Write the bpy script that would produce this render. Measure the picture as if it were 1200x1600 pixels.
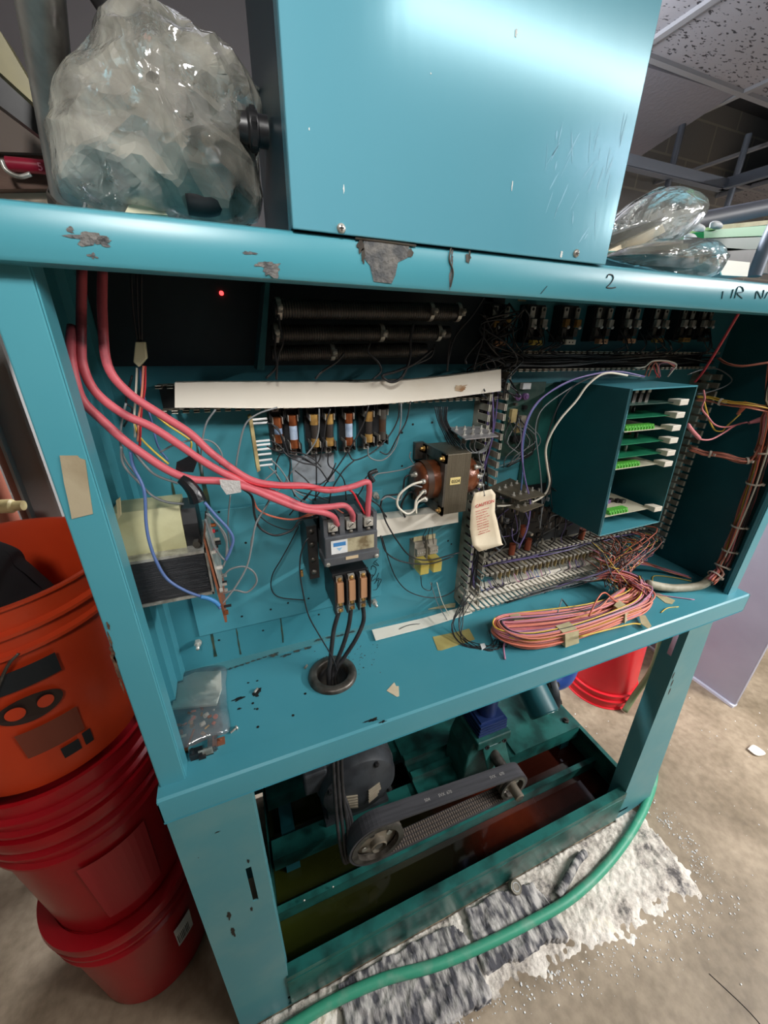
import bpy, bmesh, math, random
from mathutils import Vector, Matrix, noise
for o in list(bpy.data.objects): bpy.data.objects.remove(o)
SC = bpy.context.scene; COL = SC.collection
random.seed(7)
PI = math.pi
# ------------------------------------------------------------------ camera, calibrated for the 1200 x 1600 frame
F = 604.0
AZ = Vector((22, 1360, 604)).normalized()
AX = Vector((1632, 242, -604)); AX = (AX - AZ * AX.dot(AZ)).normalized()
AY = AZ.cross(AX)
CAM = Vector((0, -0.42, 1.5))
cd = bpy.data.cameras.new('camera'); cam = bpy.data.objects.new('camera', cd); COL.objects.link(cam)
cam.matrix_world = Matrix(((AX.x, AX.y, AX.z, CAM.x), (AY.x, AY.y, AY.z, CAM.y), (AZ.x, AZ.y, AZ.z, CAM.z), (0, 0, 0, 1)))
cd.sensor_fit = 'VERTICAL'; cd.sensor_height = 36; cd.lens = F / 1600 * 36; cd.clip_start = 0.01
SC.camera = cam
# ------------------------------------------------------------------ world, lamps, exposure
SC.view_settings.view_transform = 'Standard'; SC.view_settings.look = 'None'
SC.view_settings.exposure = 0.4; SC.view_settings.gamma = 1; SC.view_settings.use_curve_mapping = False
W = bpy.data.worlds.new('world'); SC.world = W; W.use_nodes = True
W.node_tree.nodes['Background'].inputs[0].default_value = (0.62, 0.66, 0.72, 1)
W.node_tree.nodes['Background'].inputs[1].default_value = 0.06
def area(name, loc, sx, sy, power, color, rot=(0, 0, 0)):
    l = bpy.data.lights.new(name, 'AREA'); l.shape = 'RECTANGLE'; l.size = sx; l.size_y = sy
    l.energy = power; l.color = color
    o = bpy.data.objects.new(name, l); COL.objects.link(o); o.location = loc; o.rotation_euler = rot
    return o
CEIL = 2.45
area('fluorescent_or_fill_light', (1.36, -1.07, 2.40), 1.5, 0.12, 13, (1.0, 0.97, 0.92))
area('fluorescent_or_fill_light', (3.1, -1.5, 2.40), 0.12, 1.5, 165, (1.0, 0.98, 0.95))
area('fluorescent_or_fill_light', (0.55, 0.95, 2.20), 0.9, 0.12, 44, (0.93, 0.96, 1.0))
area('fluorescent_or_fill_light', (0.55, 0.95, 2.21), 0.9, 0.12, 34, (0.93, 0.96, 1.0), (PI, 0, 0))  # upward companion light, added to brighten the ceiling
lp = area('aimed_fill_light', (-0.15, -1.2, 2.35), 0.25, 0.25, 1.7, (1.0, 0.98, 0.95)); lp.data.spread = math.radians(56)  # added narrow fill light for the bag and upper left cabinet
lp.rotation_euler = (Vector((0.02, 0.15, 1.62)) - lp.location).to_track_quat('-Z', 'Y').to_euler()
area('fluorescent_or_fill_light', (2.6, -1.6, 2.25), 1.2, 0.12, 40, (0.95, 0.97, 1.0), (PI, 0, 0))  # added uplight brightening the ceiling, no fixture known there

# ------------------------------------------------------------------ pixel -> point on a real plane
def ray(u, v):
    d = Vector((u - 600, 800 - v, -F)); return Vector((d.dot(AX), d.dot(AY), d.dot(AZ)))
def Q(u, v, y):
    r = ray(u, v); return CAM + r * ((y - CAM.y) / r.y)
def QZ(u, v, z):
    r = ray(u, v); return CAM + r * ((z - CAM.z) / r.z)
def QX(u, v, x):
    r = ray(u, v); return CAM + r * ((x - CAM.x) / r.x)

# ------------------------------------------------------------------ materials
def lin(c):
    return tuple(((x / 255) / 12.92 if x / 255 <= 0.04045 else ((x / 255 + 0.055) / 1.055) ** 2.4) for x in c) + (1,)
MATS = {}
def mat(name, rgb, rough=0.5, metal=0.0, rgb2=None, scale=8, lo=0.4, hi=0.65, detail=6, bump=0.0, bscale=60, trans=0, alpha=1, coat=0, stretch=None, spec=0.5, emit=0):
    m = bpy.data.materials.new(name); m.use_nodes = True; nt = m.node_tree; b = nt.nodes['Principled BSDF']
    b.inputs['Base Color'].default_value = lin(rgb); b.inputs['Roughness'].default_value = rough; b.inputs['Metallic'].default_value = metal
    b.inputs['Transmission Weight'].default_value = trans; b.inputs['Alpha'].default_value = alpha; b.inputs['Coat Weight'].default_value = coat
    b.inputs['Specular IOR Level'].default_value = spec
    if emit: b.inputs['Emission Color'].default_value = lin(rgb); b.inputs['Emission Strength'].default_value = emit
    tc = nt.nodes.new('ShaderNodeTexCoord'); out = tc.outputs['Object']
    if stretch:
        mp = nt.nodes.new('ShaderNodeMapping'); mp.inputs['Scale'].default_value = stretch; nt.links.new(out, mp.inputs[0]); out = mp.outputs[0]
    if rgb2:
        n = nt.nodes.new('ShaderNodeTexNoise'); n.inputs['Scale'].default_value = scale; n.inputs['Detail'].default_value = detail
        nt.links.new(out, n.inputs['Vector'])
        r = nt.nodes.new('ShaderNodeValToRGB'); r.color_ramp.elements[0].position = lo; r.color_ramp.elements[1].position = hi
        r.color_ramp.elements[0].color = lin(rgb); r.color_ramp.elements[1].color = lin(rgb2)
        nt.links.new(n.outputs[0], r.inputs[0]); nt.links.new(r.outputs[0], b.inputs['Base Color'])
    if bump:
        n = nt.nodes.new('ShaderNodeTexNoise'); n.inputs['Scale'].default_value = bscale; n.inputs['Detail'].default_value = 5
        nt.links.new(out, n.inputs['Vector'])
        bp = nt.nodes.new('ShaderNodeBump'); bp.inputs['Strength'].default_value = bump; bp.inputs['Distance'].default_value = 0.004
        nt.links.new(n.outputs[0], bp.inputs['Height']); nt.links.new(bp.outputs[0], b.inputs['Normal'])
    MATS[name] = m; return m
teal = mat('teal_enamel', (72, 148, 163), 0.33, 0, (78, 152, 166), 5, bump=0.02, bscale=30)
teal_worn = mat('worn_teal_enamel', (78, 140, 148), 0.42, 0, (96, 146, 150), 9, 0.45, 0.7, bump=0.05)
teal_box = mat('satin_teal_enamel', (92, 158, 176), 0.17, 0.1, (98, 160, 178), 4, bump=0.015, bscale=90, stretch=(1, 1, 0.15))
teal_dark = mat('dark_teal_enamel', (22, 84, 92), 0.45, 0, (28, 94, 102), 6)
teal_oily = mat('oily_teal_enamel', (34, 98, 92), 0.3, 0, (20, 52, 48), 14, 0.45, 0.68, bump=0.1)
pump_green = mat('pump_green_enamel', (42, 104, 98), 0.4, 0, (28, 70, 66), 18, bump=0.15)
chip = mat('bare_chipped_metal', (72, 74, 76), 0.55, 0.3, (110, 108, 104), 90, bump=0.3, bscale=300)
grime = mat('black_grime', (18, 16, 14), 0.5, 0, (50, 44, 36), 120, 0.5, 0.8)
white_chip = mat('pale_primer', (206, 214, 212), 0.6)
pvc = mat('aged_white_plastic', (240, 234, 220), 0.45, 0, (214, 202, 180), 5, 0.5, 0.8)
pvc_grey = mat('dusty_grey_plastic', (160, 154, 140), 0.6, 0, (108, 102, 90), 30)
black = mat('black_plastic', (24, 24, 26), 0.4, 0, (38, 38, 40), 60)
phen = mat('charcoal_phenolic', (74, 77, 82), 0.42, 0, (96, 98, 102), 25)
blackrub = mat('black_rubber', (30, 30, 32), 0.55, 0, (46, 46, 48), 50)
steel = mat('zinc_steel', (206, 204, 196), 0.32, 0.45, (140, 136, 126), 60)
dsteel = mat('dark_steel', (100, 96, 90), 0.38, 0.55, (60, 54, 48), 40)
brass = mat('brass', (206, 166, 96), 0.32, 0.5, (150, 110, 60), 60)
copper = mat('copper', (190, 112, 70), 0.32, 0.85, (150, 84, 50), 60)
copper_lite = mat('bright_copper_strap', (222, 168, 128), 0.4, 0.5)
lamin = mat('transformer_lamination', (112, 104, 88), 0.45, 0.4, (88, 80, 66), 12, bump=0.3, bscale=10, stretch=(160, 1, 1))
lamin_dark = mat('black_laminated_core', (50, 50, 54), 0.42, 0.3, (34, 34, 38), 12, bump=0.6, bscale=10, stretch=(1, 1, 120))
cream = mat('cream_insulation_paper', (204, 200, 158), 0.5, 0, (178, 172, 128), 14, bump=0.3, bscale=25)
coilm = mat('varnished_copper_winding', (120, 66, 38), 0.28, 0.2, (84, 44, 26), 40, bump=0.3, bscale=80)
coilp = mat('brown_coil_wrap', (58, 42, 34), 0.4, 0, (84, 58, 40), 20)
red_cab = mat('red_rubber_cable', (198, 92, 102), 0.48, 0, (112, 48, 58), 22, 0.58, 0.72)
red_dirty = mat('grimy_red_cable', (120, 44, 56), 0.45, 0, (50, 26, 32), 20)
blk_w = mat('black_wire_insulation', (34, 35, 38), 0.4)
gry_w = mat('grey_wire_insulation', (118, 122, 124), 0.4)
blu_w = mat('blue_wire_insulation', (84, 108, 158), 0.4)
prp_w = mat('violet_wire_insulation', (110, 96, 150), 0.4)
wht_w = mat('white_wire_insulation', (222, 216, 200), 0.4)
red_w = mat('red_wire_insulation', (196, 44, 56), 0.4)
pnk_w = mat('pink_wire_insulation', (214, 130, 136), 0.42)
org_w = mat('orange_wire_insulation', (222, 122, 96), 0.42)
sal_w = mat('salmon_wire_insulation', (220, 134, 112), 0.42)
yel_w = mat('yellow_wire_insulation', (226, 190, 74), 0.42)
brn_w = mat('brown_wire_insulation', (160, 92, 74), 0.42)
lil_w = mat('lilac_wire_insulation', (190, 130, 160), 0.42)
tape = mat('black_vinyl_tape', (24, 25, 28), 0.25, bump=0.3)
masking = mat('masking_tape', (196, 186, 150), 0.6, 0, (176, 164, 126), 30, bump=0.3)
paper = mat('cream_paper', (232, 220, 194), 0.65, 0, (214, 198, 168), 20)
yellowed = mat('yellowed_label_paper', (188, 176, 112), 0.6, 0, (162, 148, 88), 20)
redink = mat('red_ink', (196, 56, 60), 0.6)
blkink = mat('black_marker_ink', (22, 30, 36), 0.6)
whitelab = mat('white_label', (226, 228, 228), 0.5, 0, (196, 200, 204), 30)
bluelab = mat('blue_label_print', (62, 128, 186), 0.5)
nameplate = mat('brushed_nameplate', (170, 180, 190), 0.35, 0.2, (130, 134, 136), 25)
labdark = mat('brown_worn_label', (58, 46, 40), 0.6, 0, (92, 78, 66), 50)
fuse_lab = mat('fuse_paper_sleeve', (172, 188, 208), 0.5, 0, (120, 140, 170), 50)
fuse_dark = mat('dark_fuse_sleeve', (52, 46, 42), 0.4)
pcb_g = mat('green_circuit_board', (34, 128, 92), 0.35, 0, (28, 112, 80), 50)
pcb_dark = mat('dusty_dark_circuit_board', (30, 66, 58), 0.45, 0, (52, 76, 66), 70)
pcb_tan = mat('tan_circuit_board', (188, 170, 120), 0.5, 0, (150, 130, 88), 40)
pcb_brown = mat('brown_phenolic_board', (140, 84, 58), 0.5)
conn_g = mat('green_terminal_connector', (92, 180, 70), 0.4)
pcb_w = mat('beige_circuit_board', (196, 192, 170), 0.5)
amber = mat('amber_clear_plastic', (244, 222, 110), 0.12, 0, trans=0.3, alpha=0.7)
capbrown = mat('brown_capacitor_sleeve', (134, 66, 44), 0.35)
purple = mat('purple_potentiometer', (120, 88, 140), 0.4)
orange_b = mat('orange_bucket_plastic', (206, 66, 28), 0.42, 0, (194, 58, 24), 8, bump=0.04)
red_b = mat('red_bucket_plastic', (170, 16, 30), 0.3, 0, (160, 14, 26), 8, bump=0.04)
red_b2 = mat('bright_red_bucket_plastic', (214, 30, 42), 0.32)
hosem = mat('green_rubber_hose', (58, 150, 120), 0.5, 0, (118, 160, 140), 24, 0.5, 0.8, bump=0.15)
hoseold = mat('faded_green_hose', (112, 126, 92), 0.6)
bluepvc = mat('blue_pipe_plastic', (44, 76, 150), 0.35)
bluecoup = mat('dark_blue_coupling', (40, 60, 110), 0.3, 0.4)
castgrey = mat('grey_cast_motor_housing', (62, 66, 70), 0.5, 0.2, (44, 46, 50), 20, bump=0.1)
beltm = mat('grey_black_belt_rubber', (62, 62, 66), 0.6, 0, (48, 48, 52), 20, stretch=(0.4, 6, 1), bump=0.1)
beltin = mat('toothed_belt_underside', (96, 86, 78), 0.6)
pipe_m = mat('scuffed_steel_pipe', (190, 188, 182), 0.3, 0.4, (62, 58, 56), 8, stretch=(1, 1, 0.3))
olive = mat('olive_painted_bar', (130, 120, 66), 0.4, 0, (86, 78, 40), 9)
ductgrey = mat('grey_galvanised_sheet', (156, 160, 164), 0.4, 0.5)
rustpipe = mat('rusty_brown_pipe', (136, 76, 56), 0.6, 0, (92, 46, 34), 8)
wood = mat('weathered_brown_board', (112, 86, 72), 0.7, 0, (78, 54, 44), 6, stretch=(1, 4, 4), bump=0.2)
greycab = mat('grey_powder_coat', (158, 158, 172), 0.5, 0, (148, 148, 162), 4)
shelfm = mat('grey_shelving_steel', (116, 122, 134), 0.5, 0.2)
darktube = mat('dark_grey_tube', (74, 78, 88), 0.5)
ragm = mat('grey_absorbent_felt', (74, 74, 80), 0.9, 0, (190, 186, 182), 34, 0.42, 0.62, detail=9, bump=1.0, bscale=90, stretch=(1.6, .6, 1))
powder = mat('white_absorbent_powder', (226, 220, 210), 0.9, 0, (176, 158, 126), 7, 0.52, 0.75, bump=0.8, bscale=90)
sleevem = mat('wrapped_tape_sleeve', (178, 172, 152), 0.6, 0, (140, 134, 112), 30, bump=0.5, bscale=20)
tie = mat('white_cable_tie', (216, 204, 190), 0.5)
clearneck = mat('milky_connector', (204, 200, 164), 0.45)
redglow = mat('red_indicator', (255, 60, 60), 0.3, emit=3)
plasterb = mat('pale_cardboard', (222, 200, 176), 0.7)

def floor_mat():
    m = bpy.data.materials.new('dirty_concrete'); m.use_nodes = True; nt = m.node_tree; b = nt.nodes['Principled BSDF']
    tc = nt.nodes.new('ShaderNodeTexCoord'); L = nt.links.new
    n = nt.nodes.new('ShaderNodeTexNoise'); n.inputs['Scale'].default_value = 3.2; n.inputs['Detail'].default_value = 10; n.inputs['Roughness'].default_value = 0.65
    n2 = nt.nodes.new('ShaderNodeTexNoise'); n2.inputs['Scale'].default_value = 38; n2.inputs['Detail'].default_value = 6
    L(tc.outputs['Object'], n.inputs['Vector']); L(tc.outputs['Object'], n2.inputs['Vector'])
    r = nt.nodes.new('ShaderNodeValToRGB'); e = r.color_ramp.elements
    e[0].position = 0.3; e[0].color = lin((112, 98, 78)); e[1].position = 0.7; e[1].color = lin((168, 152, 130))
    r2 = nt.nodes.new('ShaderNodeValToRGB'); e = r2.color_ramp.elements
    e[0].position = 0.35; e[0].color = (0.72, 0.7, 0.68, 1); e[1].position = 0.62; e[1].color = (1, 1, 1, 1)
    mx = nt.nodes.new('ShaderNodeMixRGB'); mx.blend_type = 'MULTIPLY'; mx.inputs[0].default_value = 0.8
    L(n.outputs[0], r.inputs[0]); L(n2.outputs[0], r2.inputs[0]); L(r.outputs[0], mx.inputs[1]); L(r2.outputs[0], mx.inputs[2])
    L(mx.outputs[0], b.inputs['Base Color']); b.inputs['Roughness'].default_value = 0.55
    bp = nt.nodes.new('ShaderNodeBump'); bp.inputs['Strength'].default_value = 0.25; bp.inputs['Distance'].default_value = 0.003
    L(n2.outputs[0], bp.inputs['Height']); L(bp.outputs[0], b.inputs['Normal']); return m
def brick_mat(name, c1, c2, mortar, axis):
    m = bpy.data.materials.new(name); m.use_nodes = True; nt = m.node_tree; b = nt.nodes['Principled BSDF']; L = nt.links.new
    tc = nt.nodes.new('ShaderNodeTexCoord'); s = nt.nodes.new('ShaderNodeSeparateXYZ'); c = nt.nodes.new('ShaderNodeCombineXYZ')
    L(tc.outputs['Object'], s.inputs[0]); L(s.outputs[axis], c.inputs[0]); L(s.outputs['Z'], c.inputs[1])
    br = nt.nodes.new('ShaderNodeTexBrick'); L(c.outputs[0], br.inputs['Vector'])
    br.inputs['Scale'].default_value = 1; br.inputs['Brick Width'].default_value = 0.4; br.inputs['Row Height'].default_value = 0.2
    br.inputs['Mortar Size'].default_value = 0.006; br.inputs['Color1'].default_value = lin(c1); br.inputs['Color2'].default_value = lin(c2); br.inputs['Mortar'].default_value = lin(mortar)
    L(br.outputs[0], b.inputs['Base Color']); b.inputs['Roughness'].default_value = 0.8
    n = nt.nodes.new('ShaderNodeTexNoise'); n.inputs['Scale'].default_value = 60; L(tc.outputs['Object'], n.inputs['Vector'])
    bp = nt.nodes.new('ShaderNodeBump'); bp.inputs['Strength'].default_value = 0.3; bp.inputs['Distance'].default_value = 0.004
    L(n.outputs[0], bp.inputs['Height']); L(bp.outputs[0], b.inputs['Normal']); return m
def tile_mat():
    m = bpy.data.materials.new('pinholed_acoustic_tile'); m.use_nodes = True; nt = m.node_tree; b = nt.nodes['Principled BSDF']; L = nt.links.new
    tc = nt.nodes.new('ShaderNodeTexCoord'); mp = nt.nodes.new('ShaderNodeMapping'); mp.inputs['Scale'].default_value = (1, 2.2, 1); mp.inputs['Rotation'].default_value = (0, 0, 0.5)
    n = nt.nodes.new('ShaderNodeTexNoise'); n.inputs['Scale'].default_value = 48; n.inputs['Detail'].default_value = 2
    L(tc.outputs['Object'], mp.inputs[0]); L(mp.outputs[0], n.inputs['Vector'])
    r = nt.nodes.new('ShaderNodeValToRGB'); e = r.color_ramp.elements
    e[0].position = 0.34; e[0].color = lin((58, 56, 62)); e[1].position = 0.40; e[1].color = lin((158, 156, 164))
    L(n.outputs[0], r.inputs[0]); L(r.outputs[0], b.inputs['Base Color']); b.inputs['Roughness'].default_value = 0.9
    bp = nt.nodes.new('ShaderNodeBump'); bp.inputs['Strength'].default_value = 0.8; bp.inputs['Distance'].default_value = 0.004
    L(r.outputs[0], bp.inputs['Height']); L(bp.outputs[0], b.inputs['Normal']); return m
def film_mat(name, milk, tint=(235, 235, 225), rough=0.12):
    m = bpy.data.materials.new(name); m.use_nodes = True; nt = m.node_tree; L = nt.links.new
    for n in list(nt.nodes): nt.nodes.remove(n)
    out = nt.nodes.new('ShaderNodeOutputMaterial'); tr = nt.nodes.new('ShaderNodeBsdfTransparent'); gl = nt.nodes.new('ShaderNodeBsdfGlossy')
    gl.inputs['Roughness'].default_value = rough; di = nt.nodes.new('ShaderNodeBsdfDiffuse'); di.inputs[0].default_value = lin(tint)
    tl = nt.nodes.new('ShaderNodeBsdfTranslucent'); tl.inputs[0].default_value = lin(tint)
    ad = nt.nodes.new('ShaderNodeMixShader'); ad.inputs[0].default_value = 0.4; L(di.outputs[0], ad.inputs[1]); L(tl.outputs[0], ad.inputs[2])
    tc = nt.nodes.new('ShaderNodeTexCoord'); n = nt.nodes.new('ShaderNodeTexNoise'); n.inputs['Scale'].default_value = 14; n.inputs['Detail'].default_value = 4; n.inputs['Distortion'].default_value = 1.2
    L(tc.outputs['Object'], n.inputs['Vector'])
    mr = nt.nodes.new('ShaderNodeMapRange'); mr.inputs[1].default_value = 0.35; mr.inputs[2].default_value = 0.7; mr.inputs[3].default_value = milk * 0.5; mr.inputs[4].default_value = min(1, milk * 1.5)
    L(n.outputs[0], mr.inputs[0])
    bp = nt.nodes.new('ShaderNodeBump'); bp.inputs['Strength'].default_value = 0.7; bp.inputs['Distance'].default_value = 0.01
    L(n.outputs[0], bp.inputs['Height']); L(bp.outputs[0], gl.inputs['Normal'])
    m1 = nt.nodes.new('ShaderNodeMixShader'); L(mr.outputs[0], m1.inputs[0]); L(tr.outputs[0], m1.inputs[1]); L(ad.outputs[0], m1.inputs[2])
    fr = nt.nodes.new('ShaderNodeFresnel'); fr.inputs[0].default_value = 1.5; L(bp.outputs[0], fr.inputs['Normal'])
    ml = nt.nodes.new('ShaderNodeMath'); ml.operation = 'MULTIPLY_ADD'; ml.inputs[1].default_value = 1.0; ml.inputs[2].default_value = 0.06; L(fr.outputs[0], ml.inputs[0])
    m2 = nt.nodes.new('ShaderNodeMixShader'); L(ml.outputs[0], m2.inputs[0]); L(m1.outputs[0], m2.inputs[1]); L(gl.outputs[0], m2.inputs[2])
    L(m2.outputs[0], out.inputs[0]); return m
film_big = film_mat('yellowed_clear_polythene', 0.44, (248, 244, 228), 0.08)
film_clear = film_mat('clear_polythene', 0.26, (226, 226, 214))
film_zip = film_mat('frosted_zip_bag', 0.14, (244, 246, 250))
def liquid_mat():
    m = bpy.data.materials.new('murky_oil_and_coolant'); m.use_nodes = True; nt = m.node_tree; b = nt.nodes['Principled BSDF']; L = nt.links.new
    tc = nt.nodes.new('ShaderNodeTexCoord'); n = nt.nodes.new('ShaderNodeTexNoise'); n.inputs['Scale'].default_value = 5; n.inputs['Detail'].default_value = 7; n.inputs['Distortion'].default_value = 0.6
    s = nt.nodes.new('ShaderNodeSeparateXYZ'); L(tc.outputs['Object'], s.inputs[0]); L(tc.outputs['Object'], n.inputs['Vector'])
    a = nt.nodes.new('ShaderNodeMath'); a.operation = 'MULTIPLY_ADD'; a.inputs[1].default_value = 0.35; L(n.outputs[0], a.inputs[0]); L(s.outputs['X'], a.inputs[2])
    r = nt.nodes.new('ShaderNodeValToRGB'); cr = r.color_ramp; e = cr.elements
    e[0].position = 0.1; e[0].color = lin((44, 50, 14)); e[1].position = 0.42; e[1].color = lin((30, 30, 12))
    for p, c in ((0.7, (20, 16, 10)), (0.86, (58, 18, 8)), (0.95, (78, 28, 12)), (1.06, (44, 16, 10))):
        q = cr.elements.new(min(1, p * 0.94)); q.color = lin(c)
    L(a.outputs[0], r.inputs[0]); L(r.outputs[0], b.inputs['Base Color']); b.inputs['Roughness'].default_value = 0.06
    n3 = nt.nodes.new('ShaderNodeTexNoise'); n3.inputs['Scale'].default_value = 9; L(tc.outputs['Object'], n3.inputs['Vector'])
    bp = nt.nodes.new('ShaderNodeBump'); bp.inputs['Strength'].default_value = 0.05; bp.inputs['Distance'].default_value = 0.004
    L(n3.outputs[0], bp.inputs['Height']); L(bp.outputs[0], b.inputs['Normal']); return m
def absorb_mat():
    m = bpy.data.materials.new('powder_over_floor'); m.use_nodes = True; nt = m.node_tree; b = nt.nodes['Principled BSDF']; L = nt.links.new
    tc = nt.nodes.new('ShaderNodeTexCoord'); n = nt.nodes.new('ShaderNodeTexNoise'); n.inputs['Scale'].default_value = 7; n.inputs['Detail'].default_value = 14; n.inputs['Roughness'].default_value = 0.8
    L(tc.outputs['Object'], n.inputs['Vector'])
    r = nt.nodes.new('ShaderNodeValToRGB'); cr = r.color_ramp; e = cr.elements
    e[0].position = 0.38; e[0].color = lin((96, 92, 92)); e[1].position = 0.46; e[1].color = lin((190, 182, 172))
    q = cr.elements.new(0.56); q.color = lin((232, 226, 216)); q = cr.elements.new(0.72); q.color = lin((206, 184, 132))
    L(n.outputs[0], r.inputs[0]); L(r.outputs[0], b.inputs['Base Color']); b.inputs['Roughness'].default_value = 0.95
    n2 = nt.nodes.new('ShaderNodeTexNoise'); n2.inputs['Scale'].default_value = 110; n2.inputs['Detail'].default_value = 4; L(tc.outputs['Object'], n2.inputs['Vector'])
    bp = nt.nodes.new('ShaderNodeBump'); bp.inputs['Strength'].default_value = 0.9; bp.inputs['Distance'].default_value = 0.004
    L(n2.outputs[0], bp.inputs['Height']); L(bp.outputs[0], b.inputs['Normal']); return m

# ------------------------------------------------------------------ object helpers
def obj(name, bm, m, parent=None, smooth=None, bevel=0):
    me = bpy.data.meshes.new(name)
    bmesh.ops.recalc_face_normals(bm, faces=bm.faces[:])
    bm.to_mesh(me); bm.free()
    for mm in (m if isinstance(m, (list, tuple)) else [m]): me.materials.append(mm)
    if smooth: me.shade_smooth() if smooth is True else me.shade_smooth()
    o = bpy.data.objects.new(name, me); COL.objects.link(o)
    if parent: o.parent = parent
    if smooth == 'auto':
        for p in me.polygons: p.use_smooth = True
        me.set_sharp_from_angle(angle=0.6)
    if bevel:
        b = o.modifiers.new('bevel', 'BEVEL'); b.width = bevel; b.segments = 2; b.limit_method = 'ANGLE'
    return o
def osplit(name, bm, m, parent, smooth=None):     # every separate piece becomes a part of its own
    left = set(bm.faces[:]); groups = []
    while left:
        f = left.pop(); st = [f]; g = [f]
        while st:
            q = st.pop()
            for v in q.verts:
                for h in v.link_faces:
                    if h in left: left.discard(h); st.append(h); g.append(h)
        groups.append(g)
    out = []
    for g in groups:
        nb = bmesh.new(); mp = {}
        for f in g:
            for v in f.verts:
                if v not in mp: mp[v] = nb.verts.new(v.co)
            nb.faces.new([mp[v] for v in f.verts])
        out.append(obj(name, nb, m, parent, smooth))
    bm.free(); return out
def tag(o, label, cat, group=None, kind=None):
    o['label'] = label; o['category'] = cat
    if group: o['group'] = group
    if kind: o['kind'] = kind
    return o
def thing(name, label, cat, loc=(0, 0, 0), group=None):
    o = bpy.data.objects.new(name, None); COL.objects.link(o); o.empty_display_size = 0.02
    o.location = loc; LOCS[o.name] = Vector(loc)
    return tag(o, label, cat, group)
LOCS = {}
def adopt(root):       # geometry is written in world space: move the parts back by the root's own location
    loc = Vector(root.location)
    for c in root.children: c.location = c.location - loc
def struct(o): o['kind'] = 'structure'; return o
B = bmesh.new
def box(bm, a, b, mi=0):
    x0, x1 = sorted((a[0], b[0])); y0, y1 = sorted((a[1], b[1])); z0, z1 = sorted((a[2], b[2]))
    v = [bm.verts.new(p) for p in ((x0, y0, z0), (x1, y0, z0), (x1, y1, z0), (x0, y1, z0), (x0, y0, z1), (x1, y0, z1), (x1, y1, z1), (x0, y1, z1))]
    for f in ((0, 3, 2, 1), (4, 5, 6, 7), (0, 1, 5, 4), (1, 2, 6, 5), (2, 3, 7, 6), (3, 0, 4, 7)):
        bm.faces.new([v[i] for i in f]).material_index = mi
    return bm
def hexa(bm, front, back, mi=0):      # two quads joined
    a = [bm.verts.new(p) for p in front]; b = [bm.verts.new(p) for p in back]; n = len(a)
    bm.faces.new(a).material_index = mi; bm.faces.new(b[::-1]).material_index = mi
    for i in range(n): bm.faces.new((a[i], a[(i + 1) % n], b[(i + 1) % n], b[i])).material_index = mi
    return bm
def ext(bm, pts, d, mi=0):
    pts = [Vector(p) for p in pts]; d = Vector(d); return hexa(bm, pts, [p + d for p in pts], mi)
def rb(bm, p, q, yf, yb, mi=0):       # box whose front face spans two seen corners, at real depths yf..yb
    a = Q(*p, yf); b = Q(*q, yf); return box(bm, (a.x, yf, a.z), (b.x, yb, b.z), mi)
def frame_of(d):
    d = Vector(d).normalized(); u = d.cross(Vector((0, 0, 1)) if abs(d.z) < 0.9 else Vector((1, 0, 0))).normalized(); return u, d.cross(u)
def cyl(bm, a, b, r, n=16, r2=None, mi=0, cap=True):
    a = Vector(a); b = Vector(b); r2 = r if r2 is None else r2; u, w = frame_of(b - a)
    A = [bm.verts.new(a + (u * math.cos(t) + w * math.sin(t)) * r) for t in (2 * PI * i / n for i in range(n))]
    C = [bm.verts.new(b + (u * math.cos(t) + w * math.sin(t)) * r2) for t in (2 * PI * i / n for i in range(n))]
    for i in range(n): bm.faces.new((A[i], A[(i + 1) % n], C[(i + 1) % n], C[i])).material_index = mi
    if cap: bm.faces.new(A[::-1]).material_index = mi; bm.faces.new(C).material_index = mi
    return bm
def lathe(bm, c, prof, axis=(0, 0, 1), n=48, mi=0, close=False):   # prof: (radius, height)
    c = Vector(c); d = Vector(axis).normalized(); u, w = frame_of(d); rings = []
    for r, h in prof:
        rings.append([bm.verts.new(c + d * h + (u * math.cos(t) + w * math.sin(t)) * max(r, 1e-4)) for t in (2 * PI * i / n for i in range(n))])
    for a, b in zip(rings, rings[1:]):
        for i in range(n): bm.faces.new((a[i], a[(i + 1) % n], b[(i + 1) % n], b[i])).material_index = mi
    return bm
def smooth_path(pts, k=6):
    pts = [Vector(p) for p in pts]
    if len(pts) < 3: return pts
    P = [pts[0] * 2 - pts[1]] + pts + [pts[-1] * 2 - pts[-2]]; out = []
    for i in range(1, len(P) - 2):
        a, b, c, d = P[i - 1:i + 3]
        for j in range(k):
            t = j / k; out.append(0.5 * ((2 * b) + (c - a) * t + (2 * a - 5 * b + 4 * c - d) * t * t + (3 * b - a - 3 * c + d) * t ** 3))
    out.append(pts[-1]); return out
def tube(bm, pts, r, n=8, k=6, mi=0, cap=True, rad=None):
    P = smooth_path(pts, k); u = None; prev = None
    for i, p in enumerate(P):
        d = (P[min(i + 1, len(P) - 1)] - P[max(i - 1, 0)])
        if d.length < 1e-9: d = Vector((0, 0, 1))
        d.normalize()
        if u is None: u, _ = frame_of(d)
        u = (u - d * u.dot(d))
        if u.length < 1e-6: u, _ = frame_of(d)
        u.normalize(); w = d.cross(u); rr = r if rad is None else rad(i / (len(P) - 1))
        ring = [bm.verts.new(p + (u * math.cos(t) + w * math.sin(t)) * rr) for t in (2 * PI * j / n for j in range(n))]
        if prev:
            for j in range(n): bm.faces.new((prev[j], prev[(j + 1) % n], ring[(j + 1) % n], ring[j])).material_index = mi
        elif cap: bm.faces.new(ring[::-1]).material_index = mi
        prev = ring
    if cap: bm.faces.new(prev).material_index = mi
    return bm
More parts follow.
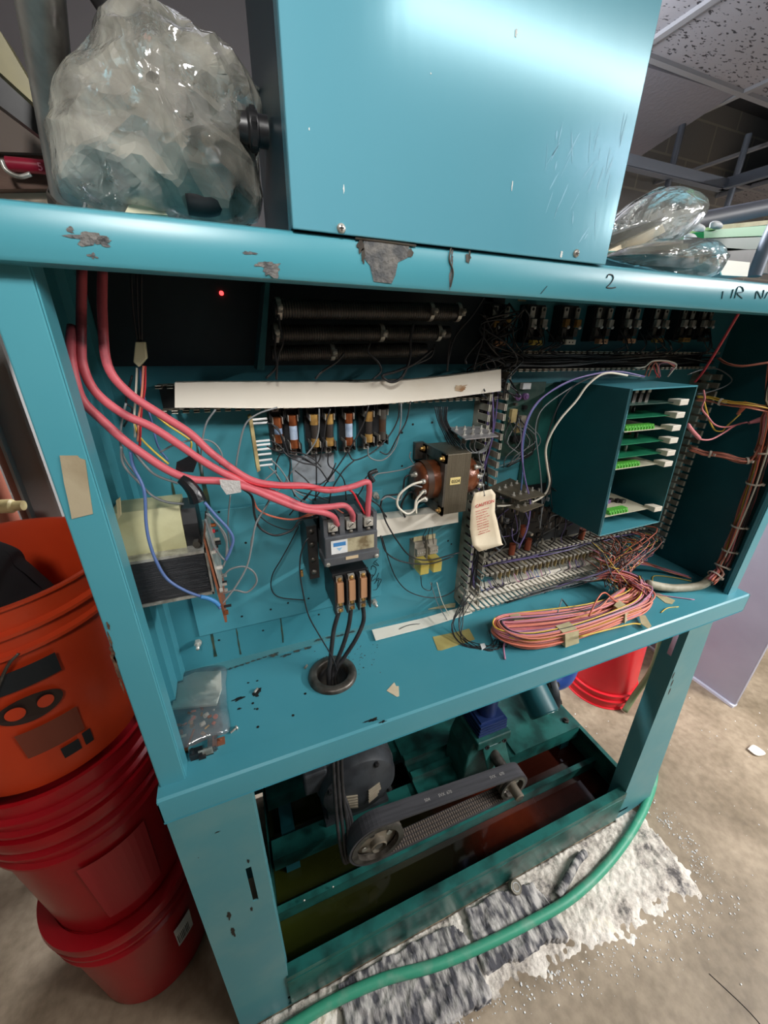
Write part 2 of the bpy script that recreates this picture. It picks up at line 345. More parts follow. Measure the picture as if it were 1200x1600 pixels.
def inside(p, u, v):      # keep cable runs this side of the cabinet's right wall
    y = p.y
    while p.x > 1.165 and .9 < p.z < 1.58 and y > .03: y -= .004; p = Q(u, v, y)
    return p
def pp(pts): return [inside(Q(*p), p[0], p[1]) for p in pts]
def wire(label, pts, r, m, group=None, name='wire', cat='wire', world=False, parent=None, n=7, k=6):
    o = obj(name, tube(B(), pts if world else pp(pts), r, n, k), m, parent, True)
    if parent is None: tag(o, label, cat, group)
    return o
def blob(bm, c, ux, uy, rx, ry, seed=0, jag=0.35, n=26, mi=0, th=0.0004):   # ragged flat patch lying on a surface
    c = Vector(c); ux = Vector(ux).normalized(); uy = Vector(uy).normalized(); nn = ux.cross(uy)
    if nn.dot(CAM - c) < 0: nn = -nn
    P = []
    for i in range(n):
        t = 2 * PI * i / n; k = 1 + jag * (noise.noise(Vector((math.cos(t) * 1.7 + seed * 7.1, math.sin(t) * 1.7, seed))) * 1.6 + random.uniform(-.35, .35))
        P.append(c + ux * math.cos(t) * rx * k + uy * math.sin(t) * ry * k + nn * th)
    bm.faces.new([bm.verts.new(p) for p in P]).material_index = mi
    return bm
def text(s, size, loc, ux, uy, m, parent, name='lettering', bold=0.0, align='LEFT'):
    cu = bpy.data.curves.new(name, 'FONT'); cu.body = s; cu.size = size; cu.extrude = 0.0002; cu.offset = bold; cu.align_x = align
    tmp = bpy.data.objects.new('tmp', cu); COL.objects.link(tmp); dg = bpy.context.evaluated_depsgraph_get()
    me = bpy.data.meshes.new_from_object(tmp.evaluated_get(dg)); bpy.data.objects.remove(tmp)
    ux = Vector(ux).normalized(); uy = Vector(uy); uy = (uy - ux * uy.dot(ux)).normalized(); uz = ux.cross(uy); L = Vector(loc)
    me.transform(Matrix(((ux.x, uy.x, uz.x, L.x), (ux.y, uy.y, uz.y, L.y), (ux.z, uy.z, uz.z, L.z), (0, 0, 0, 1))))
    me.name = name; me.materials.clear(); me.materials.append(m); o = bpy.data.objects.new(name, me); COL.objects.link(o)
    if parent: o.parent = parent
    return o
XX = Vector((1, 0, 0)); YY = Vector((0, 1, 0)); ZZ = Vector((0, 0, 1))

# ================================================================== ROOM
fm = floor_mat()
struct(obj('floor', box(B(), (-3, -4, -0.05), (6, 4.5, 0)), fm))
blockg = brick_mat('painted_block', (150, 148, 146), (142, 140, 140), (176, 172, 164), 'X')
blockl = brick_mat('pale_painted_block', (176, 164, 148), (166, 154, 140), (120, 110, 100), 'Y')
struct(obj('wall_back', box(B(), (-3, 1.85, 0), (6, 1.95, 2.9)), blockg))
struct(obj('wall_left', box(B(), (-1.6, -4, 0), (-1.5, 1.85, 2.9)), blockl))
# ceiling: tiles with one cell open beyond the grid bar
TX, TY = 2.14, 1.03
tm = tile_mat(); cb = B()
for i in range(-6, 6):
    for j in range(-6, 3):
        x0 = TX + i * 0.62; y0 = TY + j * 0.62
        if i in (0, 1) and j >= 0: continue
        if i == -1 and j == 0: continue
        box(cb, (x0 + .006, y0 + .006, CEIL), (x0 + .614, y0 + .614, CEIL + .016))
struct(obj('ceiling', cb, tm))
gb = B()
for i in range(-6, 7): box(gb, (TX + i * .62 - .012, -2.7, CEIL - .012), (TX + i * .62 + .012, 1.84, CEIL + .002))
for j in range(-6, 3): box(gb, (-1.5, TY + j * .62 - .012, CEIL - .0125), (5.8, TY + j * .62 + .012, CEIL + .0015))
struct(obj('trim_1', gb, mat('grey_grid_bar', (150, 150, 156), 0.5)))
lt = B(); hexa(lt, [(TX - .61, TY + .02, CEIL - .02), (TX - .02, TY + .02, CEIL - .005), (TX - .02, TY + .60, CEIL - .12), (TX - .61, TY + .60, CEIL - .17)],
               [(TX - .61, TY + .02, CEIL - .004), (TX - .02, TY + .02, CEIL + .011), (TX - .02, TY + .60, CEIL - .104), (TX - .61, TY + .60, CEIL - .154)])
tag(obj('ceiling_tile', lt, mat('sagging_tile', (134, 132, 142), 0.9, bump=0.5)), 'grey ceiling tile sagging out of its grid beside the open cell', 'ceiling tile')
struct(obj('trim_2', box(B(), (-3, -4, 2.9), (6, 4.5, 2.95)), mat('dark_slab', (70, 72, 78), 0.9)))

# ================================================================== MACHINE FRAME
SH = 0.904; BK = 0.24
fr = thing('machine_frame', 'teal painted steel machine frame with open control cabinet over an oil sump', 'machine frame', (0.5, 0.2, 0))
# top beam: C section with a dent near the right
bt = B()
Xs = [-.62, -.3, -.129, .2, .5, .8, 1.0, 1.10, 1.16, 1.20, 1.24, 1.30, 1.36, 1.45, 1.7, 1.95]
def ztop(x): return 1.590 + (0.0005 * x) - 0.008 * math.exp(-((x - 1.22) / .05) ** 2) + 0.004 * math.exp(-((x - 1.33) / .05) ** 2)
def zbot(x): return 1.5495 - .002 * x + max(0, x - 1.15) * 0.020
def ydent(x): return -0.006 * math.exp(-((x - 1.20) / .04) ** 2) - max(0, x - 1.25) * 0.0
prev = None
for x in Xs:
    y = ydent(x)
    sec = [(x, .36, ztop(x)), (x, .007, ztop(x)), (x, .002 + y, ztop(x) - .002), (x, y, ztop(x) - .006), (x, y, zbot(x) + .004), (x, .002 + y, zbot(x) + .001), (x, .006, zbot(x)), (x, .022, zbot(x)), (x, .022, zbot(x) + .002), (x, .004 + y, zbot(x) + .003)]
    sec = [bt.verts.new(p) for p in sec]
    if prev:
        for i in range(len(sec) - 1): bt.faces.new((prev[i], prev[i + 1], sec[i + 1], sec[i]))
    prev = sec
o = obj('top_beam', bt, teal, fr, 'auto')
sm_ = o.modifiers.new('thick', 'SOLIDIFY'); sm_.thickness = .0015
# roof over the cabinet behind the beam
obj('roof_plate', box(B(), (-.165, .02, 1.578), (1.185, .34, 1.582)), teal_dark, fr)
# posts: bent sheet channels
def post(x0, x1, inner, name, m):
    b = B(); box(b, (x0, .020, SH), (x1, .0225, 1.5785)); xi = x1 if inner > 0 else x0
    box(b, (xi - .0012, .0225, SH), (xi + .0012, .05 if inner > 0 else .032, 1.5785)); xo = x0 if inner > 0 else x1
    box(b, (xo - .0012, .0225, SH), (xo + .0012, .06, 1.5785))
    return obj(name, b, m, fr, bevel=.003)
post(-.163, -.1300, 1, 'left_post', teal); post(1.153, 1.186, -1, 'right_post', teal)
bk = B(); box(bk, (-.165, BK, SH), (1.183, BK + .003, 1.578))
obj('back_panel', bk, mat('panel_teal_enamel', (64, 140, 154), 0.42, 0, (72, 146, 160), 3, bump=0.04), fr)
lw = B(); box(lw, (-.165, .05, SH), (-.162, BK, 1.5775))
for i in range(4): box(lw, (-.162, .072 + i * .018, SH), (-.1605, .078 + i * .018, 1.5775))
box(lw, (-.162, .165, SH), (-.152, BK, 1.5775)); box(lw, (-.152, .205, SH), (-.143, BK, 1.5775))
obj('left_side_panel', lw, teal, fr)
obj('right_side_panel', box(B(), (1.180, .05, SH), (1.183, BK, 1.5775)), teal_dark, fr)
# shelf with front lip
hole_c = Vector((0.122, 0.132)); HR = 0.040
sh = B(); n = 40
inner = [sh.verts.new((hole_c.x + HR * math.cos(2 * PI * i / n), hole_c.y + HR * math.sin(2 * PI * i / n), SH)) for i in range(n)]
def sq(t):
    c, s = math.cos(t), math.sin(t); k = 0.075 / max(abs(c), abs(s)); return (hole_c.x + c * k, hole_c.y + s * k, SH)
outer = [sh.verts.new(sq(2 * PI * i / n)) for i in range(n)]
for i in range(n): sh.faces.new((inner[i], inner[(i + 1) % n], outer[(i + 1) % n], outer[i]))
def pl(x0, y0, x1, y1, z): sh.faces.new([sh.verts.new(p) for p in ((x0, y0, z), (x1, y0, z), (x1, y1, z), (x0, y1, z))])
hx0, hx1, hy0, hy1 = hole_c.x - .075, hole_c.x + .075, hole_c.y - .075, hole_c.y + .075
pl(-.165, .035, hx0, BK, SH); pl(hx1, .035, 1.185, BK, SH); pl(hx0, .035, hx1, hy0, SH); pl(hx0, hy1, hx1, BK, SH)
obj('shelf_plate', sh, teal, fr)
lip = B()
prof = [(.040, SH + .0012), (.004, SH + .0012), (.0005, SH - .002), (0, SH - .006), (0, SH - .048), (.002, SH - .050), (.03, SH - .050), (.03, SH - .052), (-.0, SH - .052)]
a = [lip.verts.new((-.166, y, z)) for y, z in prof]; b2 = [lip.verts.new((1.212, y, z)) for y, z in prof]
for i in range(len(prof) - 1): lip.faces.new((a[i], a[i + 1], b2[i + 1], b2[i]))
box(lip, (-.166, .0, SH - .05), (-.1645, .05, SH)); box(lip, (1.2105, .0, SH - .05), (1.212, .06, SH))
box(lip, (1.184, .040, SH - .001), (1.212, .07, SH + .0012))
obj('shelf_front_lip', lip, teal, fr, 'auto')
obj('shelf_back_flange', ext(B(), [(-.16, BK - .022, SH + .0005), (.42, BK - .006, SH + .0005), (.42, BK, SH + .0005), (-.16, BK, SH + .0005)], (0, 0, .003)), teal_worn, fr)
# cable grommet ring
gr = B(); lathe(gr, (hole_c.x, hole_c.y, SH), [(.030, -.01), (.030, .006), (.033, .0085), (.042, .0085), (.046, .005), (.047, .0005)], n=48)
obj('cable_grommet', gr, dsteel, fr, True)
cyl_dark = lathe(B(), (hole_c.x, hole_c.y, SH), [(.030, -.01), (.030, -.06)], n=32); obj('cable_conduit', cyl_dark, blackrub, fr, True)
# legs
lg = B(); LX0, LX1 = -.166, -.046
sl0 = Q(383, 1358, .008); sl1 = Q(398, 1408, .008)
sx0, sx1, sz0, sz1 = sl0.x, sl0.x + .010, sl1.z, sl0.z
box(lg, (LX0, .008, 0), (sx0, .011, .853)); box(lg, (sx1, .008, 0), (LX1, .011, .853)); box(lg, (sx0, .008, 0), (sx1, .011, sz0)); box(lg, (sx0, .008, sz1), (sx1, .011, .853))
box(lg, (LX0, .011, 0), (LX0 + .003, .07, .853)); box(lg, (LX1 - .003, .011, 0), (LX1, .05, .853))
obj('leg', lg, teal_worn, fr)
rl = B()
p0, p1, p2, p3 = Q(1078, 984, .008), Q(1116, 966, .008), Q(1011, 1254, .008), Q(958, 1288, .008)
ext(rl, [(p0.x, .008, .853), (p1.x, .008, .853), (p2.x, .008, max(.02, p2.z)), (p3.x, .008, .0)], (0, .003, 0))
XF = p0.x
for (za, zb, ya, yb) in ((.0, .735, .011, .058), (.812, .853, .011, .058), (.735, .812, .011, .026), (.735, .812, .038, .058)):
    k0 = (.853 - za) / .853; k1 = (.853 - zb) / .853; xa = p0.x + (p3.x - p0.x) * k0; xb = p0.x + (p3.x - p0.x) * k1
    hexa(rl, [(xa, ya, za), (xa, yb, za), (xb, yb, zb), (xb, ya, zb)], [(xa + .002, ya, za), (xa + .002, yb, za), (xb + .002, yb, zb), (xb + .002, ya, zb)])
obj('leg', rl, teal_worn, fr)
for x in (-.16,):
    q = B(); box(q, (x, .30, 0), (x + .045, .303, .85)); box(q, (x, .28, 0), (x + .003, .30, .85)); obj('rear_leg', q, teal_dark, fr)
obj('top_light_baffle', box(B(), (-.165, .2435, .849), (1.185, .529, .852)), teal_dark, fr); obj('rear_light_baffle', box(B(), (-.165, .526, .02), (.80, .529, .852)), teal_dark, fr); obj('left_light_baffle', box(B(), (-.165, .08, .02), (-.162, .526, .852)), teal_dark, fr)  # plates added as light baffles, keeping the motor and sump dark
b = B(); box(b, (-.142, .2375, 1.462), (.497, .2395, 1.577)); q = obj('beam_shade_sheet', b, mat('beam_shade_dark', (36, 50, 56), 0.5, 0, (28, 36, 42), 6), fr)  # dark sheet added to deepen the top beam's shade on the panel
# sump tray
tr = B(); box(tr, (-.05, .004, .012), (1.045, .007, .16)); box(tr, (-.05, .007, .157), (1.045, .028, .16)); box(tr, (-.05, .0025, .135), (1.045, .004, .139))
obj('sump_front_rail', tr, teal_oily, fr)
sr = B(); box(sr, (1.098, .01, .012), (1.101, .52, .16)); box(sr, (1.086, .028, .157), (1.098, .52, .16)); box(sr, (-.06, .01, .012), (-.057, .52, .16)); box(sr, (-.06, .52, .012), (1.10, .523, .16))
obj('sump_side_rails', sr, teal_oily, fr)
obj('sump_floor', box(B(), (-.057, .007, .012), (1.098, .52, .016)), teal_dark, fr)
mr = B(); box(mr, (-.056, .150, .03), (1.097, .153, .092)); box(mr, (-.056, .153, .089), (1.097, .166, .092))
obj('sump_divider_rail', mr, teal_oily, fr)
# wear: chips, drips and marks standing on the paint
wp = B()
for (u, v, ru, rv, s) in ((140, 372, .011, .004, 1), (160, 376, .006, .003, 2), (424, 420, .008, .005, 3), (412, 415, .007, .002, 4), (620, 395, .004, .003, 5), (145, 400, .003, .002, 9), (706, 400, .0015, .005, 12), (704, 430, .0015, .009, 13), (110, 360, .002, .002, 14), (390, 395, .006, .0012, 15)):
    blob(wp, Q(u, v, 0), XX, ZZ, ru, rv, s, .55)
big = [(568, 374), (640, 376), (638, 402), (622, 410), (618, 430), (612, 443), (584, 440), (578, 415), (570, 405)]
wp.faces.new([wp.verts.new(Q(u, v, -.0006)) for u, v in big])
osplit('worn_paint_patch', wp, chip, fr)
wp = B()
for (u, v, ru, rv, s) in ((563, 384, .003, .005, 1), (567, 398, .002, .006, 2), (641, 397, .003, .004, 4), (731, 403, .003, .005, 6), (733, 396, .001, .008, 7)):
    blob(wp, Q(u, v, 0), XX, ZZ, ru, rv, s, .4, th=.0008)
tube(wp, pp([(555, 372, -.001), (600, 377, -.001), (650, 384, -.001)]), .001, 5); tube(wp, pp([(705, 386, -.001), (702, 405, -.001), (708, 425, -.001), (704, 448, -.001)]), .0009, 5)
osplit('tar_drip', wp, dsteel, fr)
wp = B()
for (u, v, ru, rv, s) in ((172, 1000, .001, .012, 1), (176, 1020, .002, .012, 2), (181, 1040, .0022, .016, 3), (170, 980, .0012, .006, 4), (190, 1070, .001, .012, 5)):
    blob(wp, Q(u, v, .0195), XX, ZZ, ru, rv, s, .6)
osplit('rust_chip', wp, mat('rust_brown', (70, 50, 38), 0.8, 0, (110, 84, 62), 200), fr)
wp = B()
for (u, v, rx, ry, s) in ((373, 1092, .009, .0035, 1), (400, 1084, .007, .006, 2), (405, 1078, .004, .004, 3), (374, 1108, .004, .002, 4), (388, 1067, .0022, .0018, 5), (402, 1064, .0022, .0018, 6), (398, 1108, .0016, .0016, 7), (584, 1125, .008, .003, 8), (598, 1128, .006, .002, 9), (572, 1128, .006, .0012, 14)):
    blob(wp, QZ(u, v, SH + (.0012 if v > 1120 else 0)), XX, YY, rx, ry, s, .5)
for (u, v) in ((477, 1084), (458, 1118), (403, 1136), (494, 1141), (467, 1152), (408, 1170), (402, 1108), (395, 1099)):
    blob(wp, QZ(u, v, SH), XX, YY, .0024, .0024, 3, .05)
osplit('black_speckle', wp, grime, fr)
wp = B()
for i in range(90):
    a = random.gauss(0, 1); p = Vector((.17 + random.gauss(0, .035), .16 + random.gauss(0, .025), SH)); q = random.uniform(.0004, .0014)
    if (p.xy - hole_c).length > .05 and p.y < .235: blob(wp, p, XX, YY, q, q, i, .4, 7)
for i in range(8): blob(wp, QZ(430 + i * 17, 1027 - i * 6 + random.uniform(-4, 4), SH + .004), XX, YY, .009, .003, i, .5)
for i in range(9): blob(wp, QZ(360 + i * 9, 1045 - i * 3 , SH + .004), XX, YY, .005, .002, i, .5)
wk = wp; gm_ = obj('oily_grime', wk, mat('thin_brown_grime', (40, 62, 66), 0.5, 0, (86, 78, 66), 150), fr); gm_['kind'] = 'stuff'
wp = B()
for (u, v, ru, rv, s) in ((358, 1430, .003, .012, 1), (364, 1455, .0035, .016, 2), (340, 1300, .004, .0015, 4), (388, 1345, .002, .006, 5), (393, 1420, .002, .008, 6), (310, 1340, .001, .001, 7)):
    blob(wp, Q(u, v, .008), XX, ZZ, ru, rv, s, .5)
for (u, v) in ((1050, 1067), (1052, 1055), (1046, 1080)): blob(wp, Q(u, v, .008), XX, ZZ, .0028, .012, 2, .2)
osplit('grime_smear', wp, grime, fr)
wp = B()
for (x, w, z0_, z1_) in ((-.085, .004, .925, 1.0), (-.04, .002, .915, .985), (.045, .002, .918, 1.0), (-.05, .006, 1.19, 1.36), (-.095, .005, 1.20, 1.30), (.07, .005, 1.05, 1.12)):
    pts = [(x - w, BK - .0006, z0_)]; pts += [(x - w * random.uniform(.3, 1), BK - .0006, z0_ + (z1_ - z0_) * k / 5) for k in range(1, 5)]; pts += [(x, BK - .0006, z1_)]
    pts += [(x + w * random.uniform(.3, 1), BK - .0006, z1_ - (z1_ - z0_) * k / 5) for k in range(1, 6)]
    wp.faces.new([wp.verts.new(p) for p in pts])
osplit('oil_run', wp, mat('dried_oil', (34, 62, 56), 0.35, 0, (72, 78, 56), 60), fr)
# panel screw holes
wp = B()
for (u, v) in ((628, 676), (645, 663), (675, 660), (628, 728), (700, 845), (705, 850), (740, 660), (342, 800), (384, 848), (423, 952), (378, 963), (411, 985), (342, 1000), (450, 942), (498, 960), (482, 935), (640, 730), (724, 668)):
    blob(wp, Q(u, v, .2345 if (u < 560 and v > 790) else BK), XX, ZZ, .0022, .0022, 1, .05, 12)
osplit('screw_hole', wp, grime, fr)
# tape remnant label on left post
lb = B(); pts = [(93, 712), (121, 712), (124, 716), (133, 719), (138, 755), (145, 803), (112, 811), (108, 790), (100, 755)]
a = [Q(u, v, .0188) for u, v in pts]; ext(lb, a, (0, .001, 0))
lo_ = obj('label_remnant', lb, mat('grey_beige_label', (172, 160, 134), 0.5, 0, (150, 136, 110), 18, bump=0.2), fr); lo_['label'] = 'torn grey beige label remnant on the left post'
# handwriting
def scribble(strokes, y, r, name, parent, m=blkink):
    for s in strokes: obj(name, tube(B(), [Q(u, v, y) for u, v in s], r, 5, 5), m, parent)
scribble([[(948, 434), (951, 429), (957, 430), (958, 436), (953, 444), (948, 449), (956, 450), (962, 449)]], -.0004, .0007, 'handwritten_numeral', fr)
scribble([[(1128, 467), (1130, 455)], [(1142, 466), (1146, 452)], [(1148, 466), (1153, 449), (1160, 449), (1161, 456), (1152, 458), (1160, 466)], [(1180, 467), (1183, 455), (1190, 466), (1194, 453)], [(1195, 466), (1200, 456)]], -.0006, .0007, 'handwritten_letters', fr, mat('faded_marker_ink', (34, 92, 106), .6))
scribble([[(845, 459), (855, 447)]], -.0004, .0004, 'marker_stroke', fr)
sp = [[(572, 883), (566, 891), (576, 893), (574, 886)], [(580, 890), (582, 884), (588, 888), (586, 897), (581, 902)], [(590, 874), (584, 880), (592, 884), (587, 878)], [(576, 902), (583, 898), (580, 908), (587, 904)], [(585, 912), (592, 903), (590, 916)], [(592, 895), (588, 907), (596, 905), (589, 920), (583, 922)]]
scribble(sp, BK - .0008 - .0055, .0006, 'marker_scrawl', fr)
adopt(fr)

# ================================================================== UPPER ENCLOSURE
eb = thing('electrical_enclosure', 'large teal sheet metal enclosure screwed onto the machine top', 'enclosure', (0.27, .1, 1.59))
b0, b1 = .0775, .458; ZT = 2.02
fp = B(); hexa(fp, [(b0, -.0035, 1.5895), (.457, -.0035, 1.5885), (b1 + .002, -.0035, ZT), (b0, -.0035, ZT)], [(b0, .0, 1.5895), (.457, .0, 1.5885), (b1 + .002, .0, ZT), (b0, .0, ZT)])
box(fp, (b0, .0, 1.592), (b0 + .003, .018, ZT)); box(fp, (b1 - .003, .0, 1.592), (b1, .018, ZT))
obj('front_panel', fp, teal_box, eb, bevel=.001)
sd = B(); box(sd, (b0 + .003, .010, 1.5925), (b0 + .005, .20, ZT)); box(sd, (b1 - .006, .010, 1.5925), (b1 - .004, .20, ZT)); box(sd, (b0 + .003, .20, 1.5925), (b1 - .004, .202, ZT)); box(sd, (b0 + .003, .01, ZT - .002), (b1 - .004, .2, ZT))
obj('side_panels', sd, mat('shaded_side_teal_enamel', (36, 62, 72), 0.35, 0, (62, 66, 66), 4, 0.45, 0.7), eb)  # side faces of the teal box, coloured dark for their shade
for (u, v) in ((533, 357), (900, 396)):
    s = B(); c = Q(u, v, -.0035); lathe(s, (c.x, -.0035, c.z), [(.0042, 0), (.0040, .0012), (.0028, .0022), (0, .0026)], (0, -1, 0), 20)
    so = obj('screw', s, steel, eb, True)
    x = B(); box(x, (c.x - .0022, -.0064, c.z - .0004), (c.x + .0022, -.0058, c.z + .0004)); box(x, (c.x - .0004, -.0064, c.z - .0022), (c.x + .0004, -.0058, c.z + .0022)); obj('cross_slot', x, grime, so)
w = B()
for (u, v, a, c, s) in ((537, 295, .0006, .003, 1), (800, 290, .0007, .004, 2), (877, 397, .0018, .003, 3), (673, 115, .0006, .0006, 5), (806, 52, .0012, .003, 6), (483, 202, .0005, .001, 7)):
    blob(w, Q(u, v, -.0035), XX, ZZ, a, c, s, .4)
osplit('paint_nick', w, white_chip, eb)
# scuffs near the right edge, slightly paler rubbed paint
w = B()
for i in range(34):
    u = random.uniform(850, 975); v = random.uniform(200, 380)
    if u > 1015 - .2 * v: continue
    a = random.uniform(.9, 1.9); d = Vector((math.cos(a), 0, math.sin(a))); blob(w, Q(u, v, -.0035), d, d.cross(YY), random.uniform(.004, .014), random.uniform(.0003, .0009), i, .5, 14, th=.0002)
osplit('rubbed_scuff', w, mat('rubbed_paint', (110, 172, 196), 0.4), eb)
adopt(eb)
# round black connector on the enclosure's side
cn = thing('cable_gland', 'black round cable gland on the side of the enclosure behind the bag', 'cable gland', Q(405, 200, .10))
b = B(); c = Vector((.0775, .10, Q(405, 205, .10).z)); lathe(b, c, [(.0, .028), (.012, .028), (.013, .02), (.016, .018), (.016, .010), (.013, .009), (.013, .0), (.0, 0)], (-1, 0, 0), 24); obj('gland_body', b, black, cn, 'auto')
b = B(); lathe(b, c + Vector((-.011, 0, 0)), [(.0165, 0), (.018, .001), (.018, .005), (.0165, .006)], (-1, 0, 0), 6); obj('lock_nut', b, black, cn); adopt(cn)

# ================================================================== WIRING DUCTS
tipm = mat('pale_duct_tip', (226, 220, 204), 0.45)  # finger tips coloured paler than the duct walls
def comb(bm, p, q, horiz, depth=.05, gap=.0062, tooth=.0078, th=.0022, y1=BK):
    # one comb side wall of a slotted duct running p -> q (x, z) on the panel: solid foot, then fingers
    y0 = y1 - depth
    if horiz:
        x0, x1 = p[0], q[0]; z = p[1]; box(bm, (x0, y1 - depth * .3, z - th / 2), (x1, y1, z + th / 2)); x = x0
        while x + tooth < x1:
            box(bm, (x, y0, z - th / 2), (x + tooth, y1 - depth * .3, z + th / 2)); box(bm, (x, y0, z - th), (x + tooth, y0 + .002, z + th), 1); x += tooth + gap
    else:
        z0, z1 = sorted((p[1], q[1])); x = p[0]; box(bm, (x - th / 2, y1 - depth * .3, z0), (x + th / 2, y1, z1)); z = z0
        while z + tooth < z1:
            box(bm, (x - th / 2, y0, z), (x + th / 2, y1 - depth * .3, z + tooth)); box(bm, (x - th, y0, z), (x + th, y0 + .002, z + tooth), 1); z += tooth + gap
def duct(label, a, b, horiz, width, depth=.05, tooth=.0078, gap=.0062, group=None, y1=BK, m=pvc_grey):
    t = thing('wiring_duct', label, 'wiring duct', (a[0], y1, a[1]), group)
    if horiz: cs = ((a[0], a[1] + width / 2), (a[0], a[1] - width / 2)); e = (b[0], 0)
    else: cs = ((a[0] - width / 2, a[1]), (a[0] + width / 2, a[1])); e = (0, b[1])
    for c in cs:
        bm = B(); comb(bm, c, (b[0] if horiz else c[0], c[1] if horiz else b[1]), horiz, depth, gap, tooth, y1=y1); obj('slotted_side', bm, [m, tipm], t)
    bm = B()
    if horiz: box(bm, (a[0], y1 - .002, a[1] - width / 2), (b[0], y1, a[1] + width / 2))
    else: box(bm, (a[0] - width / 2, y1 - .002, min(a[1], b[1])), (a[0] + width / 2, y1, max(a[1], b[1])))
    obj('duct_base', bm, blackrub, t); adopt(t); return t
def cover(label, pts, y0, y1, m=pvc):
    t = thing('duct_cover', label, 'duct cover', Q(pts[0][0], pts[0][1], y0)); b = B()
    top = [Q(u, v, y0) for u, v, _ in pts]; bot = [Q(u, v, y0) for u, _, v in pts]
    n = len(top)
    F1 = [b.verts.new(p) for p in top]; F2 = [b.verts.new(p) for p in bot]; G1 = [b.verts.new((p.x, y1, p.z)) for p in top]; G2 = [b.verts.new((p.x, y1, p.z)) for p in bot]
    for i in range(n - 1):
        b.faces.new((F1[i], F1[i + 1], F2[i + 1], F2[i])); b.faces.new((G1[i], F1[i], F1[i + 1], G1[i + 1])) ; b.faces.new((F2[i], F2[i + 1], G2[i + 1], G2[i]))
    o = obj('cover_strip', b, m, t); md = o.modifiers.new('thick', 'SOLIDIFY'); md.thickness = .0015; adopt(t); return t
t = cover('long sagging white duct cover with a brown heat stain, below the black resistors', [(273, 598, 637), (330, 597, 637), (400, 597, 638), (480, 597, 637), (560, 598, 634), (640, 594, 628), (700, 588, 622), (783, 577, 611)], .182, .200)
sb = B(); blob(sb, Q(719, 606, .1815), XX, ZZ, .012, .0045, 3, .5); so = obj('heat_stain', sb, mat('brown_scorch', (150, 104, 60), 0.6, 0, (206, 186, 156), 90), None); so.parent = t; so.location = -Vector(t.location)
cover('short white duct cover under the brown transformer', [(588, 813, 839), (650, 805, 828), (716, 797, 816)], .195, .225)
zc = (Q(500, 600, .19).z + Q(500, 637, .19).z) / 2
duct('slotted duct carrying the long white cover, open at its left end', (-.085, zc), (.50, zc), True, .034, .036)
zl = Q(650, 815, .21).z
duct('slotted duct carrying the short white cover', (.245, zl), (.40, zl), True, .026, .022)
x1 = Q(767, 652, .19).x; x2 = Q(791, 652, .19).x
duct('tall open slotted duct at the left of the relay board, full of wires', ((x1 + x2) / 2 - .004, .925), ((x1 + x2) / 2 - .004, 1.452), False, .036, .05, .0125, .0065)
zt1, zt2 = Q(950, 551, .20).z, Q(950, 577, .20).z
duct('horizontal slotted duct under the rectifier row', (.505, (zt1 + zt2) / 2), (1.10, (zt1 + zt2) / 2), True, zt1 - zt2, .04, .0085, .0065)
zA, zB_ = Q(900, 850, .19).z, Q(900, 867, .19).z
duct('upper of the two horizontal slotted ducts beside the terminal strip', (.49, (zA + zB_) / 2), (1.02, (zA + zB_) / 2), True, max(.02, zA - zB_), .05, .008, .006)
zC, zD = Q(850, 912, .19).z, Q(850, 927, .19).z
duct('lower of the two horizontal slotted ducts, just above the shelf', (.46, .935), (.92, .935), True, .030, .055, .008, .006, m=pvc)
xr = Q(1040, 800, .20).x
duct('tall slotted duct on the right behind the card cage', (xr + .012, .955), (xr + .012, 1.44), False, .040, .045, .013, .0065)

# ================================================================== MOUNTING PLATE WITH STUDS
mp = thing('mounting_plate', 'rectangular teal steel subplate with corner bolts behind the contactor', 'mounting plate', Q(430, 880, .235))
pa, pb, pc, pd = Q(245, 800, .2345), Q(598, 745, .2345), Q(592, 925, .2345), Q(290, 1012, .2345)
b = B(); ext(b, [(-.105, .2345, 1.235), (.262, .2345, 1.235), (.262, .2345, .985), (-.105, .2345, .985)], (0, .004, 0)); obj('steel_plate', b, teal, mp, bevel=.001)
for (u, v) in ((309, 1008), (586, 943), (588, 775)):
    c = Q(u, v, .225); n = B(); lathe(n, (c.x, .234, c.z), [(0, .008), (.0062, .008), (.0068, .006), (.0068, 0)], (0, -1, 0), 6); h = obj('hex_nut', n, steel, mp)
    obj('stud', cyl(B(), (c.x, .234, c.z), (c.x, .214, c.z), .0032, 12), steel, h, True)
adopt(mp)
# data plate and labels stuck on the panel
def plate(label, cat, name, tl, br, y, m, th=.0008):
    b = B(); rb(b, tl, br, y, y + th); o = obj(name, b, m); tag(o, label, cat); return o
plate('small scuffed metal data plate with blue print below the fuse holders', 'data plate', 'data_plate', (455, 713), (523, 752), .2385, nameplate)
b = B(); pts = [(138, 495), (188, 497), (201, 566), (152, 569)]; a = [QX(u, v, -.1515) for u, v in pts]
ext(b, a, (.0008, 0, 0)); tag(obj('warning_label', b, labdark), 'dark brown worn label on the left inner wall behind the red cables', 'label')
obj_ = None
